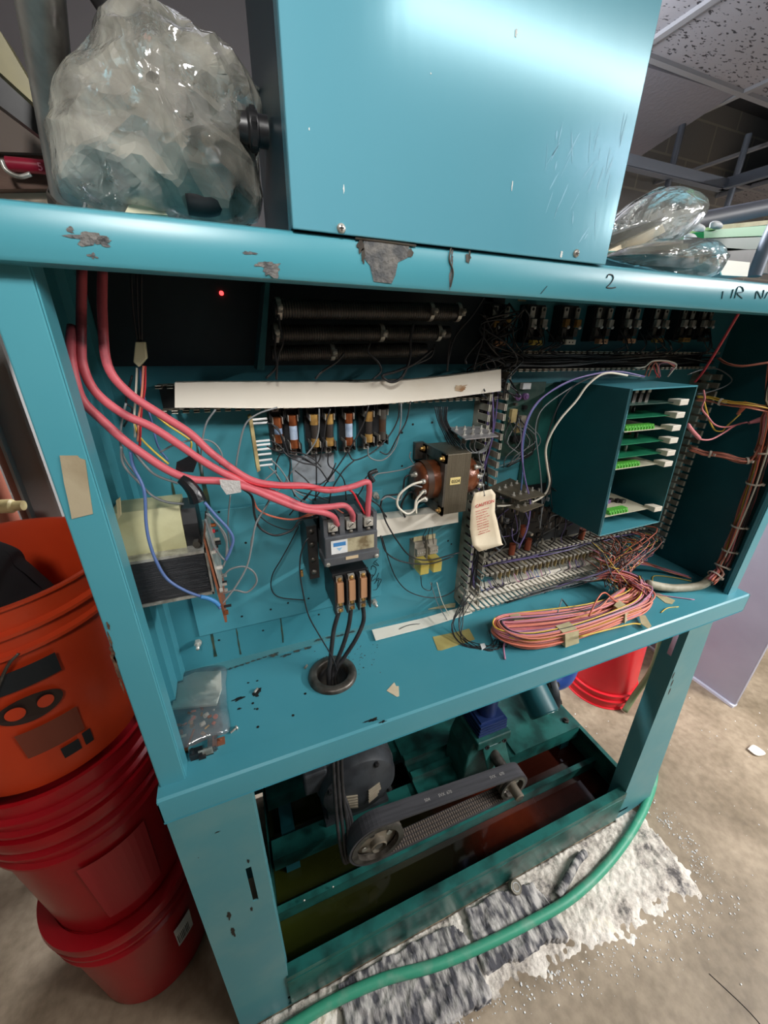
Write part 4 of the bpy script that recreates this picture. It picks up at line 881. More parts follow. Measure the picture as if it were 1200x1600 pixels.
for i, (ua, va, ub, vb, m_, l_) in enumerate(BRD):
    y0 = .078; A = Q(ua, va, y0); C = Q(ub, vb, y0); z = (A.z + C.z) / 2; x0, x1b = A.x, C.x
    t = thing('circuit_board', l_, 'circuit board', (x0, y0, z), 'circuit boards in the card cage')
    b = B(); box(b, (x0, y0, z - .0016), (x1b + .006, y0 + .13, z)); obj('board', b, m_, t)
    p = Q(ub + 8, vb - 1, y0); b = B(); hexa(b, [(x1b + .003, y0 - .012, z - .005), (x1b + .024, y0 - .014, z - .004), (x1b + .024, y0 - .014, z + .007), (x1b + .003, y0 - .012, z + .006)], [(x1b + .003, y0 + .012, z - .004), (x1b + .022, y0 + .006, z - .003), (x1b + .022, y0 + .006, z + .006), (x1b + .003, y0 + .012, z + .005)]); obj('ejector_tab', b, pvc, t, bevel=.001)
    L_ = x1b - x0
    if i in (2, 5, 6):
        n_ = (10, 9, 7)[(2, 5, 6).index(i)]; s0 = .006 if i != 6 else .018; w_ = .0078
        for k in range(n_):
            xx = x0 + s0 + k * w_; b = B(); box(b, (xx, y0 + .004, z), (xx + w_ - .0012, y0 + .018, z + .0085)); box(b, (xx + .001, y0 + .001, z), (xx + w_ - .0026, y0 + .004, z + .005)); obj('green_connector', b, conn_g, t)
        if i == 6:
            for k in range(8): xx = x0 + random.uniform(.01, L_ - .01); yy = y0 + random.uniform(.03, .09); obj('board_component', box(B(), (xx, yy, z), (xx + .010, yy + .008, z + .008)), random.choice([black, dsteel, purple]), t)
    elif i == 0:
        for k in range(4):
            xx = x0 + .016 + .017 * k; obj('transistor', box(B(), (xx - .002, y0 + .02, z), (xx + .007, y0 + .024, z + .026)), dsteel, t); b = B(); box(b, (xx - .001, y0 + .018, z + .017), (xx + .006, y0 + .0195, z + .026)); obj('tab_washer', b, pvc, t)
        obj('capacitor', cyl(B(), (x0 + .006, y0 + .012, z), (x0 + .006, y0 + .012, z + .012), .005, 14), bluelab, t, 'auto')
    else:
        for k in range(7): xx = x0 + .008 + random.uniform(0, L_ - .02); yy = y0 + random.uniform(.03, .10); obj('board_component', cyl(B(), (xx, yy, z), (xx, yy, z + .010), random.uniform(.002, .004), 9), random.choice([black, dsteel, capbrown, steel]), t)
    adopt(t)

# ================================================================== CABLES AND WIRES
def cv(s, ox, oy, pts, y):     # crop coordinates -> points, y may be a number or a (start, end) pair of real depths
    n = len(pts) - 1; ya, yb_ = (y, y) if not isinstance(y, tuple) else y
    return [inside(Q(ox + p[0] / s, oy + p[1] / s, ya + (yb_ - ya) * i / max(1, n)), ox + p[0] / s, oy + p[1] / s) for i, p in enumerate(pts)]
RC = [('thick red power cable ending at the right screw of the contactor', [(160, 423, .14), (160, 493, .12), (168, 570, .11), (200, 613, .11), (250, 647, .11), (297, 677, .11), (333, 710, .11), (388, 748, .11), (432, 758, .11), (475, 759, .11), (513, 766, .115), (548, 761, .12), (573, 753, .125), (577, 764, .13), (575, 790, .135), (575, 806, .14)]),
      ('thick red power cable ending at the middle screw of the contactor', [(128, 420, .13), (127, 530, .11), (130, 573, .10), (150, 613, .10), (193, 647, .10), (237, 667, .10), (283, 697, .10), (310, 716, .10), (355, 742, .10), (400, 760, .105), (440, 776, .108), (478, 792, .11), (513, 792, .115), (538, 790, .12), (550, 802, .125), (551, 814, .135)]),
      ('thick red power cable outermost at the left, ending at the left contactor screw', [(113, 510, .115), (110, 550, .10), (117, 593, .09), (130, 627, .09), (160, 657, .09), (193, 687, .09), (223, 709, .09), (263, 735, .09), (300, 749, .09), (345, 752, .09), (390, 763, .095), (430, 780, .10), (470, 795, .105), (505, 801, .11), (521, 808, .12), (527, 820, .135)])]
for l, p in RC: wire(l, pp(p), .0048, red_cab, 'thick red power cables', 'power_cable', 'cable', world=True, n=12)
wire('thin red wire lying along the thick red cables towards the contactor', pp([(350, 735, .10), (400, 757, .10), (450, 762, .10), (500, 762, .11), (545, 765, .12), (560, 785, .13), (570, 803, .14)]), .0018, red_w, world=True)
tp = thing('tape_wrap', 'crumpled black tape end wrapped round the lowest red cable above the black transformer', 'tape', Q(300, 765, .09))
b = B(); tube(b, pp([(283, 748, .088), (294, 757, .085), (304, 770, .083), (309, 783, .082)]), .0085, 10, 5, cap=False, rad=lambda k: .0065 + .004 * k); obj('tape_cone', b, tape, tp, 'auto'); adopt(tp)
b = B(); hexa(b, [Q(276, 722, .095), Q(296, 712, .095), Q(308, 722, .095), Q(302, 738, .095), Q(274, 737, .095)], [Q(276, 722, .103), Q(296, 712, .103), Q(308, 722, .103), Q(302, 738, .103), Q(274, 737, .103)]); tag(obj('tape_strip', b, tape), 'shiny grey-black tape strip around the middle red cable', 'tape')
b = B(); hexa(b, [Q(343, 749, .082), Q(375, 751, .082), Q(377, 769, .082), Q(354, 773, .082), Q(345, 760, .082)], [Q(343, 749, .1), Q(375, 751, .1), Q(377, 769, .1), Q(354, 773, .1), Q(345, 760, .1)]); tag(obj('clear_tape', b, mat('milky_clear_tape', (190, 188, 186), .3, bump=.6, bscale=200)), 'crinkled milky tape wrap on the red cables', 'tape')
# plug connector with its wires
k = thing('wire_connector', 'milky rectangular plug connector hanging from black wires in the upper left', 'connector', Q(219, 553, .15))
b = B(); hexa(b, [Q(211, 534, .145), Q(226, 534, .145), Q(229, 560, .145), Q(217, 574, .145), Q(208, 566, .145)], [p + Vector((0, .012, 0)) for p in (Q(211, 534, .145), Q(226, 534, .145), Q(229, 560, .145), Q(217, 574, .145), Q(208, 566, .145))]); obj('connector_shell', b, clearneck, k, bevel=.001); adopt(k)
c4 = lambda pts, y: cv(3, 50, 400, pts, y)
L6 = 'thin black wire hanging from the top into the milky connector'
for dx in (-22, 0, 18): wire(L6, c4([(490 + dx * 1.2, 80), (495 + dx, 250), (505 + dx * .5, 405)], .15), .0012, blk_w, 'black wires above the milky connector', world=True)
for l, m_, p, y in (('red wire dropping from the milky connector', red_w, [(530, 515), (528, 620), (512, 720), (505, 890)], .15), ('salmon wire dropping beside the red one from the milky connector', sal_w, [(522, 515), (515, 640), (500, 760), (495, 870)], .145),
                    ('blue wire dropping from the milky connector behind the red cables', blu_w, [(505, 520), (520, 640), (560, 770), (590, 890), (640, 960)], .155), ('white wire dropping from the milky connector', wht_w, [(492, 525), (487, 640), (480, 740), (482, 850)], .15),
                    ('yellow striped wire behind the red cables', yel_w, [(585, 750), (640, 795), (710, 840), (745, 870), (745, 905)], .16), ('second yellow wire, lower, passing under the red cables', yel_w, [(475, 770), (500, 840), (560, 905), (640, 975)], .15),
                    ('grey wire looping at the far left below the connector', gry_w, [(440, 690), (420, 780), (415, 880), (440, 960), (500, 1040)], .13), ('grey wire curving to the right above the black tape', gry_w, [(600, 920), (680, 880), (780, 860), (850, 875), (890, 930), (880, 980)], .14),
                    ('grey wire hanging from the white duct cover to the black tape', gry_w, [(860, 720), (815, 790), (795, 900), (795, 1020)], .17), ('grey wire arching over the tan terminal board', gry_w, [(1150, 710), (1060, 740), (1000, 790), (970, 900), (955, 990)], .17),
                    ('dark grey wire beside the connector', blk_w, [(470, 560), (440, 680), (470, 720), (430, 800)], .16)):
    wire(l, c4(p, y), .0013 if m_ is not red_w else .0016, m_, world=True)
c6 = lambda pts, y: cv(3.4286, 150, 700, pts, y)
for l, m_, p, y, r in (('long blue wire looping in front of the black transformer', blu_w, [(185, 20), (200, 100), (245, 190), (262, 260), (268, 400), (285, 500), (320, 600), (380, 700), (480, 765), (590, 805), (640, 825), (665, 860)], (.10, .065), .0020),
                       ('short blue wire right of the edge-on circuit board', blu_w, [(580, 290), (640, 360), (705, 430), (735, 490), (715, 560), (695, 600)], .08, .0020),
                       ('grey wire crossing above the cream coil', gry_w, [(135, -10), (148, 90), (235, 190), (300, 255), (380, 290), (470, 300)], .10, .0016),
                       ('grey wire curving behind the red cable toward the black tape', gry_w, [(190, 5), (250, 80), (320, 145), (440, 190)], .11, .0016),
                       ('grey wire dropping beside the circuit board', gry_w, [(585, 380), (615, 470), (635, 530), (690, 600), (700, 540), (690, 460), (600, 350)], .09, .0014),
                       ('grey wire making a loop right of the circuit board', gry_w, [(665, 790), (740, 762), (810, 772), (860, 720), (845, 665), (790, 635), (720, 650), (680, 690)], .12, .0015),
                       ('long grey wire from the red cables down to the circuit board', gry_w, [(960, 225), (900, 330), (855, 410), (835, 520), (810, 630), (750, 740), (665, 850)], (.14, .09), .0014),
                       ('black wire drooping below the red cables left of the contactor', blk_w, [(780, 215), (835, 260), (850, 360), (880, 430), (960, 468), (1050, 440), (1095, 385), (1190, 370)], .14, .0018),
                       ('orange wire drooping below the red cables', org_w, [(800, 215), (840, 270), (870, 330), (950, 368), (1060, 382), (1150, 350)], .145, .0015),
                       ('thin dark wire hanging on the subplate left of the contactor', blk_w, [(1085, 420), (1040, 510), (990, 600), (945, 680), (940, 755), (985, 800), (1115, 815)], .21, .0011),
                       ('black wire running from the contactor flank down into the grommet', blk_w, [(1178, 462), (1130, 490), (1100, 560), (1092, 660), (1110, 780), (1140, 900), (1200, 1010), (1270, 1130), (1290, 1200)], (.17, .13), .0013),
                       ('vertical grey wire behind the black tape', gry_w, [(720, 250), (710, 350), (708, 450), (722, 540)], .20, .0012),
                       ('short grey wire between board and cables', gry_w, [(590, 350), (650, 410), (690, 480), (705, 560), (680, 640)], .1, .0013),
                       ('dark wire sagging from the fuse area to the contactor', blk_w, [(870, 360), (940, 410), (1040, 438), (1100, 400)], .17, .001)):
    wire(l, c6(p, y), r, m_, world=True)
wire('blue crimped end of wire entering the circuit board', c6([(560, 797), (600, 805), (640, 825), (660, 845)], .064), .003, bluelab, name='crimp_sleeve', cat='connector', world=True)
c1 = lambda pts, y: cv(3.4286, 350, 560, pts, y)
FW = [[(510, 270), (505, 400), (470, 480), (400, 560), (340, 640), (320, 700)], [(570, 270), (545, 350), (530, 460), (500, 560), (420, 540)], [(775, 250), (750, 340), (700, 440), (650, 520), (560, 650), (480, 760)], [(940, 240), (930, 330), (880, 420), (800, 500), (700, 545), (665, 500)],
      [(950, 240), (945, 360), (915, 480), (850, 545), (780, 530), (770, 470)], [(1000, 230), (975, 340), (930, 420), (880, 510), (835, 500)], [(250, 345), (300, 400), (330, 470), (355, 560), (350, 650), (380, 740)], [(250, 440), (300, 470), (340, 520), (420, 560), (500, 580), (560, 660)],
      [(255, 545), (300, 590), (340, 650), (390, 740), (440, 770)], [(560, 500), (560, 570), (610, 610), (645, 660), (655, 760)], [(490, 500), (495, 580), (495, 690), (490, 760)], [(230, 470), (290, 500), (420, 530), (500, 580)], [(240, 580), (280, 620), (330, 680), (470, 760)],
      [(430, 760), (470, 700), (440, 650), (380, 600)], [(230, 345), (285, 370), (310, 430), (330, 500)], [(600, 560), (560, 640), (480, 700), (400, 780), (350, 840)], [(280, 600), (220, 650), (160, 700)], [(700, 545), (640, 600), (580, 700), (560, 790)],
      [(320, 480), (280, 560), (290, 640), (360, 700), (500, 740), (560, 760)], [(350, 500), (420, 510), (480, 540), (520, 580)], [(430, 690), (300, 700), (200, 840), (150, 960), (145, 1020)], [(800, 610), (760, 640), (740, 700), (700, 760)]]
for i, p in enumerate(FW): wire('black wire tangled among the fuse holders and above the contactor', c1(p, .185 - .002 * (i % 9)), .0012, blk_w if i % 4 else gry_w, 'wire tangle below the fuse holders', world=True)
for l, m_, p, y, r in (('small orange wire over the contactor terminals', org_w, [(430, 850), (500, 830), (580, 800), (640, 830)], .15, .0013), ('white wire bow in front of the winding studs, outermost', wht_w, [(1060, 660), (1000, 680), (940, 730), (930, 790), (980, 832), (1020, 810), (1030, 760), (1070, 710)], .13, .0020),
                       ('grey wire from the winding stud to the left', gry_w, [(1060, 690), (1010, 680), (960, 710), (940, 760), (880, 740), (840, 760)], .15, .0015), ('pale green wire from the transformer bolt to the cable bend', gry_w, [(1020, 570), (960, 595), (880, 610), (820, 620), (790, 650)], .19, .0013), ('thin grey wire at the transformer bracket corner', gry_w, [(1000, 500), (995, 530), (1020, 570)], .19, .001),
                       ('white wire bow in front of the winding studs, inner', wht_w, [(1080, 745), (1040, 770), (1030, 800), (1030, 830)], .135, .0018), ('black wire curling under the copper winding', blk_w, [(1010, 620), (970, 640), (950, 720), (860, 740), (840, 800), (870, 850)], .19, .0018), ('black wire bundled below the winding', blk_w, [(1060, 720), (990, 720), (950, 790), (970, 850)], .19, .002),
                       ('short blackish wire beside the cable bend', blk_w, [(820, 600), (780, 620), (800, 660)], .14, .004),
                       ('dark grey wire crossing the short white duct cover, upper', blk_w, [(790, 760), (840, 800), (870, 880), (930, 980), (1000, 1060), (1100, 1080), (1260, 1040)], (.16, .17), .0015), ('dark grey wire crossing the short white duct cover, lower', blk_w, [(840, 950), (870, 1040), (960, 1090), (1100, 1100), (1230, 1060)], .17, .0014)):
    wire(l, c1(p, y), r, m_, world=True)
c2 = lambda pts, y: cv(4, 400, 750, pts, y)
for l, m_, p, y, r in (('long thin dark wire drooping below the contactor toward the relays', blk_w, [(790, 360), (830, 500), (880, 620), (960, 700), (1090, 735), (1200, 715), (1300, 640)], .21, .0012), ('thin wire trailing from the grommet to the right over the white strip', blk_w, [(585, 1130), (700, 1060), (850, 960), (960, 905), (1100, 895), (1230, 850)], .20, .0008),
                       ('thin white wire hanging below the amber relays', wht_w, [(1130, 640), (1160, 750), (1200, 830), (1240, 900)], .20, .0009), ('thin blue-grey wire hanging below the amber relays', gry_w, [(1090, 640), (1130, 760), (1180, 850), (1250, 960), (1330, 1000)], .19, .0009), ('short curled wire at the left amber relay', blk_w, [(1030, 600), (1040, 670), (1090, 690), (1100, 640)], .19, .001),
                       ('brass crimp on the wire beside the contactor', brass, [(282, 565), (284, 585), (286, 600)], .165, .003)):
    wire(l, c2(p, y), r, m_, world=True)
for i in range(3): wire('fine wire rising from an amber relay socket to the duct cover', c2([(1050 + i * 30, 400), (1042 + i * 32, 360), (1070 + i * 15, 300)], .215), .0008, blk_w, 'fine wires above the amber relays', world=True)
cR = lambda pts, y: cv(2.6667, 350, 250, pts, y)
RW = [[(225, 625), (235, 700), (245, 760), (225, 820), (218, 915)], [(215, 720), (212, 800), (218, 860), (175, 910)], [(500, 805), (470, 840), (410, 880), (380, 912)], [(610, 760), (600, 800), (640, 840), (655, 880), (620, 915)], [(790, 680), (778, 740), (775, 820), (745, 900), (700, 925), (660, 900), (720, 880), (790, 850), (870, 790)], [(945, 740), (935, 800), (930, 880)], [(1085, 680), (1080, 740), (1060, 800), (1040, 870)], [(880, 770), (860, 820), (800, 850)], [(1090, 560), (1040, 640), (960, 740), (930, 860)], [(1075, 740), (1010, 820), (1010, 850)]]
for i, p in enumerate(RW): wire('black lead running from a resistor tube clamp down to the duct', cR(p, .165), .0022 if i == 4 else .0016, blk_w, 'black resistor leads', world=True)
# violet, blue and white wires arching over the card cage
c5 = lambda pts, y: cv(3, 720, 560, pts, y)
for l, m_, p, y, r in (('white wire arching over the card cage and down behind the caution tag', wht_w, [(780, 80), (700, 68), (650, 80), (590, 130), (540, 200), (470, 280), (420, 360), (398, 430), (405, 510), (415, 590), (380, 650), (290, 685), (170, 692)], (.10, .13), .0020),
                       ('violet blue wire arching over the card cage, outermost', prp_w, [(860, 85), (740, 62), (620, 75), (500, 110), (400, 170), (340, 230), (300, 320), (285, 430), (300, 560), (325, 680), (310, 800), (270, 890)], .12, .0015), ('blue wire beside the violet one at the left of the card cage', blu_w, [(840, 80), (700, 62), (560, 90), (430, 150), (360, 210), (315, 290), (292, 400), (290, 520), (282, 620)], .13, .0015),
                       ('grey wire arching over the card cage, inner', gry_w, [(860, 90), (720, 70), (600, 95), (480, 160), (380, 240), (350, 330), (360, 430), (375, 560), (380, 700), (370, 800)], .14, .0012), ('dark wire arching over the card cage, innermost', blk_w, [(700, 70), (560, 110), (470, 200), (420, 320), (400, 420), (420, 540), (420, 600), (380, 700)], .12, .0012)):
    wire(l, c5(p, y), r, m_, world=True)
cP = lambda pts, y: cv(6, 950, 540, pts, y)
for l, m_, p, y, r in (('bright red wire slanting from the beam to the card cage top', red_w, [(1235, -320), (1130, -140), (1040, 10), (960, 140), (880, 260), (815, 340)], (.05, .14), .0024), ('white wire looping behind the right of the card cage', gry_w, [(750, 270), (880, 225), (1010, 215), (1120, 270), (1160, 330), (1080, 390), (930, 440), (840, 455)], .17, .0014),
                       ('yellow wire twisting to the wire nuts', yel_w, [(900, 520), (920, 600), (950, 700), (1000, 790), (1070, 800), (1110, 760), (1240, 640)], .12, .0017), ('pink wire dropping right of the card cage', pnk_w, [(895, 420), (905, 500), (880, 590), (930, 660), (1000, 740), (1100, 765), (1240, 735)], .11, .0019), ('pink wire sagging from its thick sleeve to the pink wire nut', pnk_w, [(745, 740), (800, 820), (860, 875), (960, 880), (1080, 820), (1200, 745), (1300, 720)], .11, .0020),
                       ('pink rubber sleeve on the sagging wire beside the card cage', pnk_w, [(745, 740), (790, 800), (855, 870)], .109, .0042),
                       ('white wire curling above the card cage', wht_w, [(250, 210), (340, 200), (420, 145), (560, 145), (640, 180), (600, 240), (560, 290)], .17, .0016), ('salmon wire arching above the card cage, left', sal_w, [(345, 290), (380, 200), (430, 150), (540, 150), (630, 200)], .18, .0013), ('salmon wire arching above the card cage, middle', sal_w, [(375, 290), (410, 210), (450, 160), (470, 250), (450, 300)], .18, .0013),
                       ('red wire dropping behind the card cage top', red_w, [(430, 190), (445, 250), (480, 300)], .17, .0012), ('pinkish wire arching above the card cage, right', lil_w, [(570, 270), (600, 220), (640, 190), (560, 160), (480, 180), (490, 290)], .18, .0012)):
    wire(l, cP(p, y), r, m_, world=True)
for l, m_, a_, c_ in (('orange-red twist-on wire nut right of the card cage', org_w, (1152, 648), (1168, 628)), ('pink twist-on wire nut lying just below the orange-red one', pnk_w, (1170, 661), (1191, 655))):
    A, C = Q(*a_, .115), Q(*c_, .108); b = B(); lathe(b, A, [(0, 0), (.0030, 0), (.0035, .003), (.0062, (C - A).length * .7), (.0066, (C - A).length), (0, (C - A).length)], C - A, 10); tag(obj('wire_nut', b, m_, None, 'auto'), l, 'wire nut')
# dense wires inside the dark part
random.seed(21)
def fan(label, group, m_list, n, fn, r=.0011):
    for i in range(n):
        m = random.choice(m_list); w = m.name.replace('_wire_insulation', ''); lb = label
        for q in ('black ', 'dark ', 'thin ', 'coloured ', 'brown ', 'grey-black '):
            if lb.startswith(q): lb = lb[len(q):]; break
        wire(w + ' ' + lb, fn(i), r * random.uniform(.8, 1.3), m, group, world=True, n=5, k=4)
R = random.uniform
xd = (x1 + x2) / 2 - .004
fan('black wire running down inside the tall left duct', 'wires inside the tall duct', [blk_w, blk_w, gry_w, prp_w], 12, lambda i: [Vector((xd + R(-.014, .014), R(.20, .23), 1.45 - .12 * k + R(-.01, .01))) for k in range(5)], .0013)
fan('dark wire between a rectifier module and the duct under it', 'rectifier wires', [blk_w], 34, lambda i: (lambda x, e: [Vector((x, .205, 1.515 + R(-.01, .02))), Vector((x + R(-.01, .02), .19, 1.50)), Vector((x + R(-.02, .02), .20, 1.482)), Vector((e, .225, 1.468))])(R(.44, 1.08), R(.50, 1.08)), .0011)
fan('black wire lying along the upper horizontal duct', 'wires in the upper duct', [blk_w, blk_w, gry_w], 9, lambda i: [Vector((.47 + .16 * k, R(.205, .225), 1.467 + R(-.009, .009))) for k in range(5)], .0014)
fan('black wire knotted at the left end of the upper duct', 'knotted wires at the duct corner', [blk_w], 16, lambda i: [Vector((R(.41, .52), R(.17, .22), 1.55 - .028 * k + R(-.012, .012))) for k in range(6)], .0014)
fan('dark wire crossing the crowded component board', 'wires over the component board', [blk_w, blk_w, gry_w, prp_w, blk_w], 34, lambda i: (lambda x, z: [Vector((x, .21, z)), Vector((x + R(-.03, .03), R(.17, .20), z - R(.01, .04))), Vector((x + R(-.04, .04), .20, z - R(.05, .09))), Vector((x + R(-.05, .05), .215, z - R(.09, .12)))])(R(.50, .82), R(1.12, 1.22)), .0011)
fan('black wire lying in the duct above the screw terminals', 'wires in the duct above the terminals', [blk_w, prp_w, blk_w], 12, lambda i: [Vector((.50 + .13 * k, R(.20, .22), (zA + zB_) / 2 + R(-.006, .006))) for k in range(5)], .0013)
zt_ = zT
fan('thin wire bending from a screw terminal into the duct below it', 'terminal strip drop wires', [blk_w, prp_w, blu_w, blk_w, gry_w, lil_w], 40, lambda i: (lambda x: [Vector((x, .203, zt_ - .008)), Vector((x + R(-.004, .006), .190, zt_ - .022)), Vector((x + R(-.01, .02), .195, .965)), Vector((x + R(-.01, .03), .215, .94))])(R(.49, .82)), .0009)
fan('coloured wire spilling from the right end of the terminal strip', 'spilling wires right of the terminal strip', [org_w, pnk_w, yel_w, brn_w, wht_w, blk_w, lil_w, sal_w, blk_w, gry_w, brn_w, blk_w], 74, lambda i: (lambda x, z: [Vector((x, .20, z)), Vector((x + R(-.02, .03), R(.14, .18), z - R(0, .03) + .01)), Vector((R(.84, .93), R(.13, .18), R(.95, .98))), Vector((R(.84, .92), R(.10, .14), R(.915, .95)))])(R(.82, 1.02), R(.97, 1.05)), .0012)
fan('grey-black wire sweeping over the lower duct toward the wire bundle', 'sweeping dark wires over the lower duct', [blk_w, gry_w, prp_w, blk_w], 16, lambda i: [Vector((R(.55, .7), .18, R(.92, .94))), Vector((R(.72, .78), .165, R(.93, .96))), Vector((R(.83, .88), .15, R(.95, .98))), Vector((R(.93, .98), .17, R(.98, 1.02)))], .0012)
fan('brown wire running along the shelf toward the right wall', 'brown wires along the shelf back', [brn_w, sal_w, lil_w, brn_w], 9, lambda i: [Vector((.95, .17 + R(-.01, .01), .96 + R(-.01, .02))), Vector((1.02, .17 + R(-.01, .01), .94 + R(-.005, .01))), Vector((1.09, .15 + R(-.006, .006), .915 + R(0, .008))), Vector((1.13, .11 + R(-.01, .01), .91 + R(0, .006)))], .0014)
fan('thin black wire hanging in loops left of the wire coil', 'loose black loops on the shelf', [blk_w], 7, lambda i: [Vector((R(.44, .48), .18, R(.95, 1.0))), Vector((R(.40, .45), R(.13, .16), .925)), Vector((R(.40, .44), R(.09, .12), .906)), Vector((R(.45, .50), R(.07, .09), .906)), Vector((R(.47, .50), R(.10, .13), .92))], .0009)
fan('thin wire dropping from the potentiometer board', 'wires below the potentiometer board', [blk_w, gry_w], 10, lambda i: [Vector((R(.51, .56), .215, R(1.34, 1.38))), Vector((R(.50, .60), .19, 1.32)), Vector((R(.50, .60), .19, 1.29)), Vector((R(.50, .54), .21, 1.26))], .001)
fan('dark wire hanging from the duct to the transformer top plate', 'wires above the transformer', [blk_w], 7, lambda i: cv(4.2857, 580, 640, [(425 + i * 14, -20), (445 + i * 10, 70), (480 + i * 11, 150), (520 + i * 16, 230), (570 + i * 14, 262 + i * 5)], .205 - .004 * (i % 4)), .0013)
for i in range(4): wire('wire loop under the grey diode plate', cv(4.2857, 580, 640, [(610 + i * 30, 200), (600 + i * 30, 250), (660 + i * 20, 290), (740 + i * 10, 270), (800, 200)], .17), .0010, gry_w, 'wire loops below the diode plate', world=True)
# ------------------------------------------------------------------ harnesses
WC = [pnk_w, brn_w, org_w, sal_w, yel_w, wht_w, brn_w, lil_w, blk_w, pnk_w, brn_w]
def harness(name, label, path, Rb, n, mats, ties=(), r=.0014, seed=0, tm=tie, tr=None):
    random.seed(seed); P = smooth_path(path, 3); t = thing(name, label, 'wire bundle', P[0])
    for i in range(n):
        a = R(0, 2 * PI); q = math.sqrt(R(0, 1)) * Rb; tw = R(-1.2, 1.2); pts = []
        for j, p in enumerate(P):
            d = (P[min(j + 1, len(P) - 1)] - P[max(j - 1, 0)]).normalized(); u, w = frame_of(d) if abs(d.z) < .9 else ((d.cross(YY)).normalized(), None)
            if w is None: w = d.cross(u)
            aa = a + tw * j / len(P) * 2; qq = q + R(-.12, .12) * Rb; pts.append(p + u * math.cos(aa) * qq + w * math.sin(aa) * qq)
        obj('wire', tube(B(), pts, r * R(.85, 1.2), 6, 2), random.choice(mats), t, True)
    for kx in ties:
        j = int(kx * (len(P) - 1)); p = P[j]; d = (P[min(j + 1, len(P) - 1)] - P[max(j - 1, 0)]).normalized(); rr = tr or Rb * 1.12
        b = B(); lathe(b, p, [(rr, -.002), (rr + .0012, -.002), (rr + .0012, .002), (rr, .002)], d, 18); h_ = frame_of(d)[1]; box(b, p + Vector((-.003, -rr - .005, -.002)), p + Vector((.003, -rr + .001, .003))); obj('cable_tie', b, tm, t)
    adopt(t); return t
harness('wire_harness', 'thick tied bundle of pink, brown and yellow wires rising along the right post', [Q(1216, 560, .064), Q(1204, 650, .064), Q(1186, 730, .064), Q(1163, 800, .062), Q(1140, 860, .060), Q(1122, 893, .058), Q(1106, 908, .056)], .0135, 40, WC, (.30, .42, .56, .68, .80, .93), .0017, 4)
sp_ = [Q(1112, 903, .057), Q(1094, 915, .062), Q(1060, 919, .080), Q(1035, 917, .090), Q(1012, 912, .098)]
sl = obj('sleeve', tube(B(), sp_, .0105, 16, 6), sleevem, None, True); sl.name = 'cable_sleeve'; tag(sl, 'dirty cream wrapped sleeve lying on the shelf at the foot of the tied bundle', 'cable sleeve')
harness('wire_harness', 'tied branch of brown wires leaving the card cage at mid height', pp([(1078, 700, .16), (1100, 708, .14), (1130, 712, .11), (1160, 720, .085), (1180, 715, .07), (1192, 695, .064)]), .0065, 9, [brn_w, pnk_w, sal_w, brn_w], (.28, .72), .0013, 5)
harness('wire_harness', 'tied branch of orange and brown wires near the top right of the card cage', pp([(1088, 622, .17), (1110, 624, .15), (1135, 630, .12), (1170, 634, .085), (1202, 640, .066)]), .006, 8, [brn_w, org_w, yel_w, sal_w], (.45,), .0014, 6)
harness('wire_harness', 'thin branch of pale brown wires high on the right wall', pp([(1122, 560, .15), (1135, 568, .12), (1160, 572, .09), (1205, 566, .06)]), .003, 4, [brn_w, wht_w, sal_w], (), .0013, 7)
# the big coil of wires lying on the shelf
random.seed(31)
ck = thing('wire_coil', 'big flattened coil of pink, orange and yellow wires taped together on the shelf', 'wire coil', (.65, .08, SH))
CM = [pnk_w, org_w, sal_w, pnk_w, org_w, yel_w, lil_w, brn_w, red_w, pnk_w, blk_w, sal_w]
for i in range(84):
    s = random.random(); w_ = R(-1, 1); z = SH + .004 + abs(R(0, .030)); ins = R(0, .026)
    lo = [Vector((.895 + R(-.02, .03), .105 + R(-.012, .012), z + R(.012, .03))), Vector((.905 + R(-.012, .016), .075 + .012 * w_, z + R(.0, .014))), Vector((.87 + R(-.01, .01), .056 + .012 * w_, z)), Vector((.80, .048 + .010 * w_, z)), Vector((.66, .040 + .012 * w_ + ins * .3, z)), Vector((.54, .050 + .014 * w_ + ins * .4, z)), Vector((.478 + ins, .080 + .01 * w_, z + .004)), Vector((.475 + ins, .112 - ins * .3, z + .006)), Vector((.52, .128 - ins + .008 * w_, z + R(-.003, .004))), Vector((.62, .106 - ins + .008 * w_, z)), Vector((.73, .086 - ins * .5 + .010 * w_, z))]
    end = [Vector((.84, .085 + .01 * w_, z)), Vector((.895 + R(-.03, .03), .088 + .014 * w_, z + R(.0, .02)))] if s < .5 else [Vector((.80, .09, z + .005)), Vector((.86, .10, z + .01))]
    obj('wire', tube(B(), lo + end, .0018 * R(.85, 1.2), 6, 4), random.choice(CM), ck, True)
for i in range(46):   # riser of the coil toward the terminal strip
    w_ = R(-1, 1); v_ = R(-1, 1)
    obj('wire', tube(B(), [Vector((.84 + .01 * w_, .055 + .012 * v_, SH + .014)), Vector((.895 + .008 * w_, .07 + .012 * v_, SH + .03 + .008 * v_)), Vector((.91 + .014 * w_, .105, SH + .045 + .012 * v_)), Vector((.865 + .02 * w_, .14, SH + .055 + .015 * v_)), Vector((.82 + .02 * w_, .165, SH + .045 + .015 * w_))], .0015 * R(.85, 1.2), 6, 4), random.choice(CM + [lil_w, wht_w]), ck, True)
def band(pts, name='tape_band', m=masking, th=.0012):
    b = B(); hexa(b, pts, [p + Vector((0, 0, -th)) for p in pts]); return obj(name, b, m, ck)
b = B(); ext(b, [(.60, .022, SH + .006), (.60, .030, SH + .034), (.60, .058, SH + .036), (.60, .066, SH + .006)], (.038, 0, 0)); obj('tape_band', b, masking, ck)
